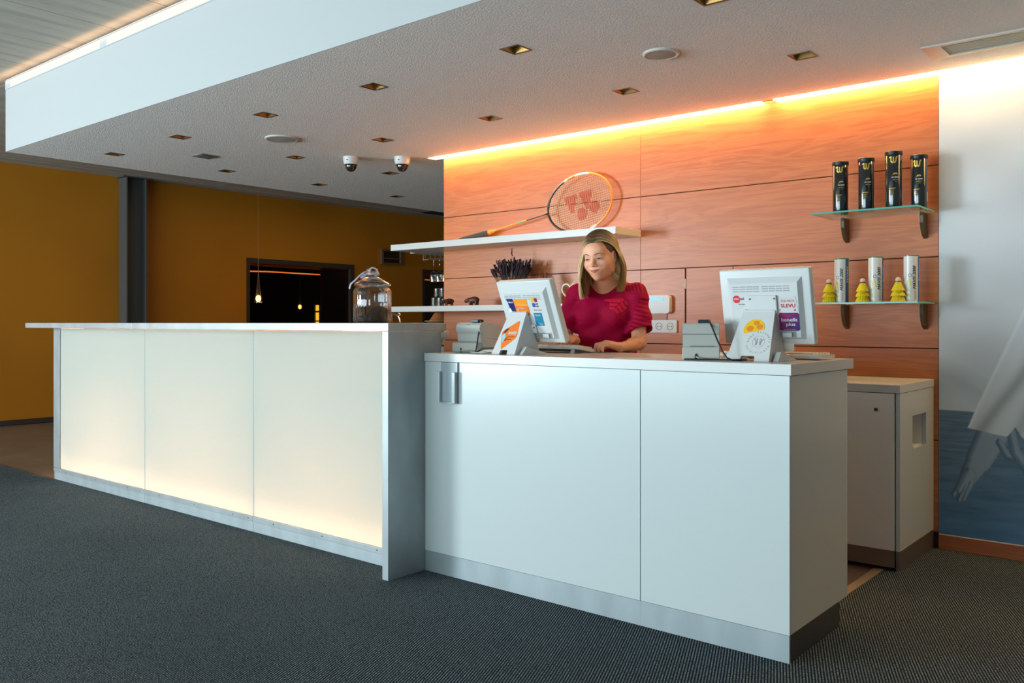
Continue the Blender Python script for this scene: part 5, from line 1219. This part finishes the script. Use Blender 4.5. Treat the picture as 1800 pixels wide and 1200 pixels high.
hand(WL, KL, acr, tipsL, lambda i, k, t_: (k*.55+t_*.45+dL*.016+np.array((0, 0, .010)), k*.18+t_*.82+dL*.010+np.array((0, 0, .003))), [WL+idx*.012, KL+idx*.030-dL*.035+np.array((0, 0, -.012)), KL+idx*.040-dL*.008+np.array((0, 0, -.022)), KL+idx*.045+dL*.008+np.array((0, 0, -.027))])
dR = KR-WR; dR[2] = 0; dR /= np.linalg.norm(dR); aR = np.array((dR[1], -dR[0], 0)); idxR = np.sign(aR[0])*aR
tipsR = [KR-idxR*(o_*.9)+dR*.055+np.array((0, 0, -.022)) for o_ in (-.026, -.009, .009, .026)]
hand(WR, KR, -idxR, tipsR, lambda i, k, t_: (k*.6+t_*.4+np.array((0, 0, .010)), k*.25+t_*.75+np.array((0, 0, .004))), [WR+idxR*.012, KR+idxR*.030-dR*.03, KR+idxR*.036-dR*.005+np.array((0, 0, -.008)), KR+idxR*.034+dR*.012+np.array((0, 0, -.014))])
def gs(L, c, r): return np.exp(-(((L-np.array(c))/np.array(r))**2).sum(1))
def skin_col(p):
    L = headloc(p); col = np.tile(skin, (len(p), 1))
    hd = gs(L, (0, 0, .05), (.12, .13, .12)) > .02
    def mixc(wt, c): col[:] = col*(1-wt[:, None])+np.array(c)*wt[:, None]
    for s_ in (-1, 1):
        mixc(.45*gs(L, (s_*.042, -.030, .075), (.022, .018, .04)), (.74, .26, .19))
        mixc(.55*gs(L, (s_*.032, .016, .085), (.020, .009, .03)), (.52, .25, .18))
        mixc(.40*gs(L, (s_*.079, 0, -.003), (.02, .03, .02)), (.50, .14, .09))
        mixc(.75*gs(L, (s_*.008, -.036, .100), (.005, .003, .01)), (.20, .05, .035))
    mixc(.35*gs(L, (0, -.022, .11), (.012, .012, .02)), (.62, .18, .12))
    mlv = L[:, 1]-(-.0560+6.5*L[:, 0]**2); lip = np.clip(1.25*np.exp(-((L[:, 0]/.0255)**6)-((mlv/(.0078*np.clip(1-(L[:, 0]/.029)**2, .2, 1)))**4)), 0, 1)*(L[:, 2] > .068)
    mixc(.85*lip, (.50, .10, .095))
    mixc(np.clip(np.exp(-((L[:, 0]/.029)**6)-(((mlv-.0005)/.0013)**2)), 0, 1)*(L[:, 2] > .065)*.85, (.13, .025, .02))
    return col
skin_m = mat('skin', (.6, .3, .2), .45, attr='Col', spec=.4); skin_m.node_tree.nodes['Principled BSDF'].inputs['Subsurface Weight'].default_value = .12
skin_m.node_tree.nodes['Principled BSDF'].inputs['Subsurface Radius'].default_value = (.02, .008, .004)
body = link('body', BF.mesh('body', skin_col), skin_m, person, smooth=180)
# eyes: thin crescents of white and iris, lashes, brows
HM = Matrix(((HR[0][0], HR[0][1], HR[0][2]), (HR[1][0], HR[1][1], HR[1][2]), (HR[2][0], HR[2][1], HR[2][2])))
def hp3(u, v, w_): return Vector(H3(u, v, w_))
eye_w = mat('eye_white', (.62, .56, .54), .2, coat=.6); iris = mat('iris_grey_blue', (.045, .06, .075), .15, coat=.8); lash = mat('lash_brown', (.028, .014, .010), .7); brow_m = mat('brow_brown', (.20, .095, .045), .8)
def skin_pt(u, v, lift):
    ws = np.arange(.135, .03, -.0007)
    for w_ in ws:
        p = H3(u, v, w_); i = ((p-BF.lo)/BF.h); i0 = np.floor(i).astype(int); f = i-i0; a = BF.a[i0[0]:i0[0]+2, i0[1]:i0[1]+2, i0[2]:i0[2]+2]
        a = a[0]*(1-f[0])+a[1]*f[0]; a = a[0]*(1-f[1])+a[1]*f[1]; d = a[0]*(1-f[2])+a[1]*f[2]
        if d < lift: return Vector(p)
    return Vector(H3(u, v, .07))
for s_ in (-1, 1):
    def eyesurf(du, dv, lift):
        return skin_pt(s_*.032+du, .003+dv, lift)
    up_ = lambda x: .0016-1.5e1*x*x; lo_ = lambda x: -.0062+1.5e1*x*x
    def cres(b, x0, x1, f0, f1, lift, n=10):
        A = [b.verts.new(eyesurf(x0+(x1-x0)*i/n, f0(x0+(x1-x0)*i/n), lift)) for i in range(n+1)]; D = [b.verts.new(eyesurf(x0+(x1-x0)*i/n, f1(x0+(x1-x0)*i/n), lift)) for i in range(n+1)]
        for i in range(n): b.faces.new((A[i], A[i+1], D[i+1], D[i]))
    e = obj('eye', T_(lambda b: cres(b, -.0125, .0125, up_, lambda x: max(lo_(x)+.0005, up_(x)-.0060) if up_(x) > lo_(x) else up_(x), .0007)), eye_w, person)
    obj('iris', T_(lambda b: cres(b, -.0052, .0048, up_, lambda x: up_(x)-.0052+60*x*x, .0011)), iris, e)
    obj('eyelashes', T_(lambda b: [tube(b, [eyesurf(x, up_(x)+.0002, .0014) for x in np.linspace(-.0140, .0140, 12)], [.0007+.0011*math.sin(PI*i/11) for i in range(12)], 6), tube(b, [eyesurf(x, lo_(x)+.0004, .0008) for x in np.linspace(-.0115, .0115, 8)], .00035, 4)]), lash, person)
    bp_ = [skin_pt(s_*q_[0], q_[1], .0006) for q_ in ((.013, .0225), (.022, .0265), (.032, .0290), (.041, .0275), (.050, .0215))]
    obj('eyebrow', T_(lambda b: tube(b, bp_, [.0014, .0021, .0019, .0014, .0005], 6)), brow_m, person)

# hair: soft core plus strands
def hair_side_pts(s_):
    return None
HF = Field(HC-.24, HC+.20, .0030)
def hh_(c, r, k=0, op='+', R3=HR): HF.ell(H3(*c) if R3 is HR else HC+np.array(c), r, k, op, R3=R3)
hh_((0, .036, -.026), (.0805, .0895, .095)); hh_((0, -.020, -.055), (.078, .100, .050), .03)
def W3(a, b_, c_): return HC+np.array((.768, .64, 0))*a+np.array((.5, -.6, 0))/.781*b_+np.array((0, 0, c_))     # a to camera right, b to camera, c up
hh_((0, -.070, -.056), (.088, .090, .040), .03)
# face opening
HF.ell(H3(.004, -.040, .090), (.0635, .098, .085), .012, '-', R3=HR)
HF.ell(H3(.010, .020, .100), (.058, .060, .060), .012, '-', R3=HR)
HF.ell(H3(.050, .004, .068), (.047, .036, .050), .012, '-', R3=HR)
HF.ell(H3(.086, -.006, .012), (.020, .032, .026), .008, '-', R3=HR)
HF.cap(T3(0, .03, 1.24), H3(.0, -.10, .06), .052, .050, .01, '-')
def hair_col(p):
    L = headloc(p); t = np.clip((.02-L[:, 1])/.12, 0, 1); root = np.array((.150, .070, .025)); tip = np.array((.70, .45, .20))
    st = vnoise(L[:, 0]*260+L[:, 2]*180, L[:, 1]*14, 4)[:, None]
    c_ = root*(1-t[:, None])+tip*t[:, None]; return c_*(.55+.75*st)
hair_m = mat('hair', (.5, .3, .1), .42, attr='Col', spec=.5)
hb_ = HF.a.copy()
hair = link('hair', HF.mesh('hair', hair_col), hair_m, person, smooth=180)
# strands laid over the core
def hsurf(p):      # push a point to the core surface
    i = np.clip(((p-HF.lo)/HF.h).astype(int), 1, HF.n-2); a = HF.a; g = np.array([a[i[0]+1, i[1], i[2]]-a[i[0]-1, i[1], i[2]], a[i[0], i[1]+1, i[2]]-a[i[0], i[1]-1, i[2]], a[i[0], i[1], i[2]+1]-a[i[0], i[1], i[2]-1]])
    nn = np.linalg.norm(g)
    return a[tuple(i)], (g/nn if nn > 1e-6 else np.zeros(3))
V_, Fc, Cc = [], [], []
r2 = np.random.default_rng(11)
def strand(P, rad, tone):
    base = len(V_); n = len(P)
    for i, p in enumerate(P):
        t = P[min(i+1, n-1)]-P[max(i-1, 0)]; t /= np.linalg.norm(t)+1e-9; g = p-H3(0, .036, -.022); g[2] *= .35 if p[2] < HC[2]+.02 else 1; g /= np.linalg.norm(g)+1e-9; s = np.cross(t, g); s /= np.linalg.norm(s)+1e-9
        f = i/(n-1); rr = rad*(1-.75*max(0, f-.6)/.4); m_ = min(1, max(0, f*2.3-.25)); cl = np.array((.135, .062, .022))*(1-m_)+np.array((.88, .60, .29))*m_
        for q in (-s*rr, g*rr*.8, s*rr): V_.append(p+q); Cc.append(cl*tone)
        if i: 
            a = base+3*(i-1)
            Fc.extend([(a, a+1, a+4, a+3), (a+1, a+2, a+5, a+4)])
cen = np.array((0, .036, -.022)); PU = -.014
for k in range(2800):
    side = -1 if r2.random() < .5 else 1
    f = r2.random()**.9; w0 = .078-.172*f; R0 = (.0865, .0955, .1035); lift = 1+r2.random()*.035
    tone = r2.uniform(.62, 1.18)*(.85+.3*math.sin(f*60+side)); P = []
    th0 = math.asin(PU/R0[0]); nth = 15; thm = math.radians(92)
    for i in range(nth):
        q = i/(nth-1); th = th0+(side*thm-th0)*q
        dr = (-.085*q**2.2*max(0, 1-f*1.3) if side > 0 else -.020*q*max(0, 1-f*1.5))
        if f < .3: dr -= .004*math.sin(PI*q)
        w1 = w0+dr; rho = math.sqrt(max(.06, 1-((w1-cen[2])/R0[2])**2))
        rho = rho if i > 0 else rho
        P.append(H3(R0[0]*rho*math.sin(th)*lift, cen[1]+R0[1]*rho*math.cos(th)*lift, w1))
    p = P[-1].copy(); Lq = headloc(p)
    end_z = (1.272+.030*f if side < 0 else 1.312-.004*f)+r2.uniform(-.010, .010)+ (.02 if r2.random() < .08 else 0)
    tgt = np.array((Lq[0]+side*((.012 if side < 0 else .022)+.010*r2.random())*max(0, 1-1.3*f), 0, Lq[2]+(.022 if side < 0 else -.038)*(1-f)+r2.normal()*.005))
    n2 = 12; z_ = p[2]; tp = HC+HR[:, 0]*tgt[0]+np.array((hw_[0], hw_[1], 0))*(tgt[2]-(.0))
    sway = r2.normal()*.0035
    for i in range(1, n2+1):
        q = i/n2; e = q*q*(3-2*q)*.85+.15*q if side < 0 else 1-(1-q)**3; c_ = p*(1-e)+tp*e; c_[2] = p[2]+(end_z-p[2])*q
        out_ = np.array((c_[0]-HC[0], c_[1]-HC[1], 0)); out_ /= np.linalg.norm(out_)+1e-9
        c_ = c_+out_*(.010*math.sin(PI*q)-.012*q**3)+np.array((.8, .6, 0))*sway*math.sin(PI*q*1.5)
        P.append(c_)
    strand(np.array(P), r2.uniform(.0011, .0024), tone)
me = bpy.data.meshes.new('hair_strands'); me.from_pydata([tuple(v) for v in V_], [], Fc)
at_ = me.color_attributes.new('Col', 'FLOAT_COLOR', 'POINT'); at_.data.foreach_set('color', np.concatenate([np.array(Cc), np.ones((len(Cc), 1))], 1).astype(np.float32).ravel())
o = link('hair_strands', me, hair_m, hair, smooth=180); o['kind'] = 'stuff'

# t-shirt
TF = Field((-2.90, 3.40, .90), (-2.08, 3.98, 1.40), .0030)
TF.chain([T3(0, .0, .90), T3(0, .0, 1.08), T3(0, .0, 1.20)], [.112, .108, .112], .03)
TF.cap(T3(-.055, 0, .92), T3(.055, 0, .92), .112, .112, .04); TF.cap(T3(-.055, 0, 1.06), T3(.055, 0, 1.06), .098, .098, .05)
TF.cap(T3(-.066, 0, 1.205), T3(.066, 0, 1.205), .098, .098, .05)
TF.cap(T3(-.143, 0, 1.292), T3(.143, 0, 1.292), .052, .052, .05)
TF.cap(T3(-.05, -.01, 1.305), T3(.05, -.01, 1.305), .058, .058, .05)
for s_ in (-1, 1): TF.ell(T3(s_*.072, .070, 1.185), (.062, .062, .058), .04)
def sleeve(S_, E_, r0, r1, f, hem, tw):
    E2 = S_+(E_-S_)*f; 
    TF.cap(S_, E2, r0, r1, .028)
    d = (E2-S_)/np.linalg.norm(E2-S_)
    sl, X, Y, Z = TF.sub(E2-.11, E2+.11); hd = (X-E2[0])*d[0]+(Y-E2[1])*d[1]+(Z-E2[2])*d[2]+hem
    hd = hd+tw*((X-E2[0])*Tl[0]+(Y-E2[1])*Tl[1])
    rad = np.sqrt((X-E2[0])**2+(Y-E2[1])**2+(Z-E2[2])**2)-.105
    TF.mix(sl, np.maximum(-hd, rad), 0, '-') 
    TF.cap(S_+(E_-S_)*.66, E2+d*.08, .050, r1-.006, 0, '-')
sleeve(SL, EL+Tl.tolist()[0]*np.array((.014, .004, 0)), .053, .064, .98, .060, .12)
sleeve(SR, ER+np.array((-.016, -.004, 0)), .053, .064, .98, .060, -.10)
TF.ell(T3(.0, .055, 1.372), (.083, .090, .064), .004, '-', R3=np.array([[Tl[0], Tf[0], 0], [Tl[1], Tf[1], 0], [0, 0, 1]]))
TF.cap(T3(0, 0, 1.33), T3(0, .02, 1.42), .066, .075, 0, '-')
# folds
gx, gy, gz = [TF.lo[k]+TF.h*np.arange(TF.n[k]) for k in range(3)]
A_ = ((gx[:, None, None]-P0[0])*Tl[0]+(gy[None, :, None]-P0[1])*Tl[1]); B_ = ((gx[:, None, None]-P0[0])*Tf[0]+(gy[None, :, None]-P0[1])*Tf[1]); Zg = gz[None, None, :]
fold = .0035*np.sin(55*(A_-.6*(Zg-1.1))+3*np.sin(9*Zg+6*A_))*np.clip((1.19-Zg)/.10, 0, 1)*np.clip((.17-np.abs(A_))/.04, 0, 1)
fold = fold+.0030*np.sin(75*(Zg+.35*np.abs(A_)-.2*B_)+2*np.sin(20*A_))*np.clip((np.abs(A_)-.13)/.03, 0, 1)
fold = fold+.0028*np.sin(46*(A_*.8+(Zg-1.25)*1.1))*np.clip((np.abs(Zg-1.215)<.05).astype(float), 0, 1)*np.clip((np.abs(A_)-.05)/.06, 0, 1)
TF.a += fold.astype(np.float32)
def shirt_col(p):
    a = (p[:, :2]-P0) @ Tl; b_ = (p[:, :2]-P0) @ Tf; z = p[:, 2]; col = np.tile(np.array((.43, .0, .050)), (len(p), 1))
    front = b_ > .02
    # zebra lines running over the left shoulder
    u = (a-.085)*.70+(z-1.225)*.72; v = -(a-.085)*.72+(z-1.225)*.70
    reg = (np.abs(v+.00) < .050) & (u > -.085) & (u < .13) & front
    ln = np.sin(v*2*PI/.0095+1.0*np.sin(u*40)) > .72
    col[reg & ln] = (.56, .016, .06)
    # bright scribble emblem on the left chest
    e1 = (((a-.088)/.042)**2+((z-1.236)/.038)**2) < 1
    q = np.sin((a*.55+z*1.0)*2*PI/.0235+2.2*np.sin((a*1.0-z*.45)*70)) > -.45
    q2 = np.abs((a-.088)-(z-1.236)*.9-.004*np.sin(z*300)) > .0028
    col[e1 & q & q2 & front] = (.86, .02, .075)
    col[(((a-.062)/.050)**2+((z-1.262)/.0075)**2 < 1) & front] = (.86, .02, .075)
    sh = (a > .10) & (z > 1.30) & (np.sin((a+z*.4)*2*PI/.017) > .3); col[sh] = (.62, .02, .05)
    sl_ = (a > .165+.25*(z-1.2)) & (z < 1.285) & (z > 1.10); bnd = np.sin((z+.25*a)*2*PI/.021) > 0
    col[sl_ & bnd] = (.56, .004, .055); col[sl_ & ~bnd] = (.33, .0, .035)
    sd = (np.abs(a-.262) < .012) & (np.abs(z-1.140) < .006); col[sd] = (.80, .05, .06)
    seam = np.abs(z-1.30-.0) < 0; return col
shirt_m = mat('raspberry_cotton', (.4, .01, .05), .75, attr='Col', spec=.2)
shirt = link('t_shirt', TF.mesh('t_shirt', shirt_col), shirt_m, person, smooth=180)
# neckline ribbing
nk = []
for k in range(36):
    q = 2*PI*k/36; nk.append(q)
# trousers and shoes, hidden by the desk from the front
LF = Field((-2.75, 3.45, .0), (-2.20, 4.0, 1.0), .006)
LF.cap(T3(-.06, 0, .90), T3(.06, 0, .90), .115, .115, .03); LF.cap(T3(-.03, 0, .97), T3(.03, 0, .97), .10, .10, .03)
for s_ in (-1, 1): LF.chain([T3(s_*.085, 0, .84), T3(s_*.09, .02, .46), T3(s_*.09, -.01, .09)], [.082, .055, .042], .03)
link('trousers', LF.mesh('trousers'), mat('dark_trousers', (.02, .022, .03), .8), person, smooth=180)
for s_ in (-1, 1):
    q = Field(T3(s_*.09, .06, .0)-np.array((.16, .16, .002)), T3(s_*.09, .06, .10)+.16, .005)
    q.cap(T3(s_*.09, -.02, .037), T3(s_*.092, .13, .030), .038, .030, .02); q.cap(T3(s_*.09, -.01, .06), T3(s_*.09, -.01, .10), .04, .045, .02)
    link('shoe', q.mesh('shoe'), mat('white_shoe', (.6, .6, .6), .6), person, smooth=180)
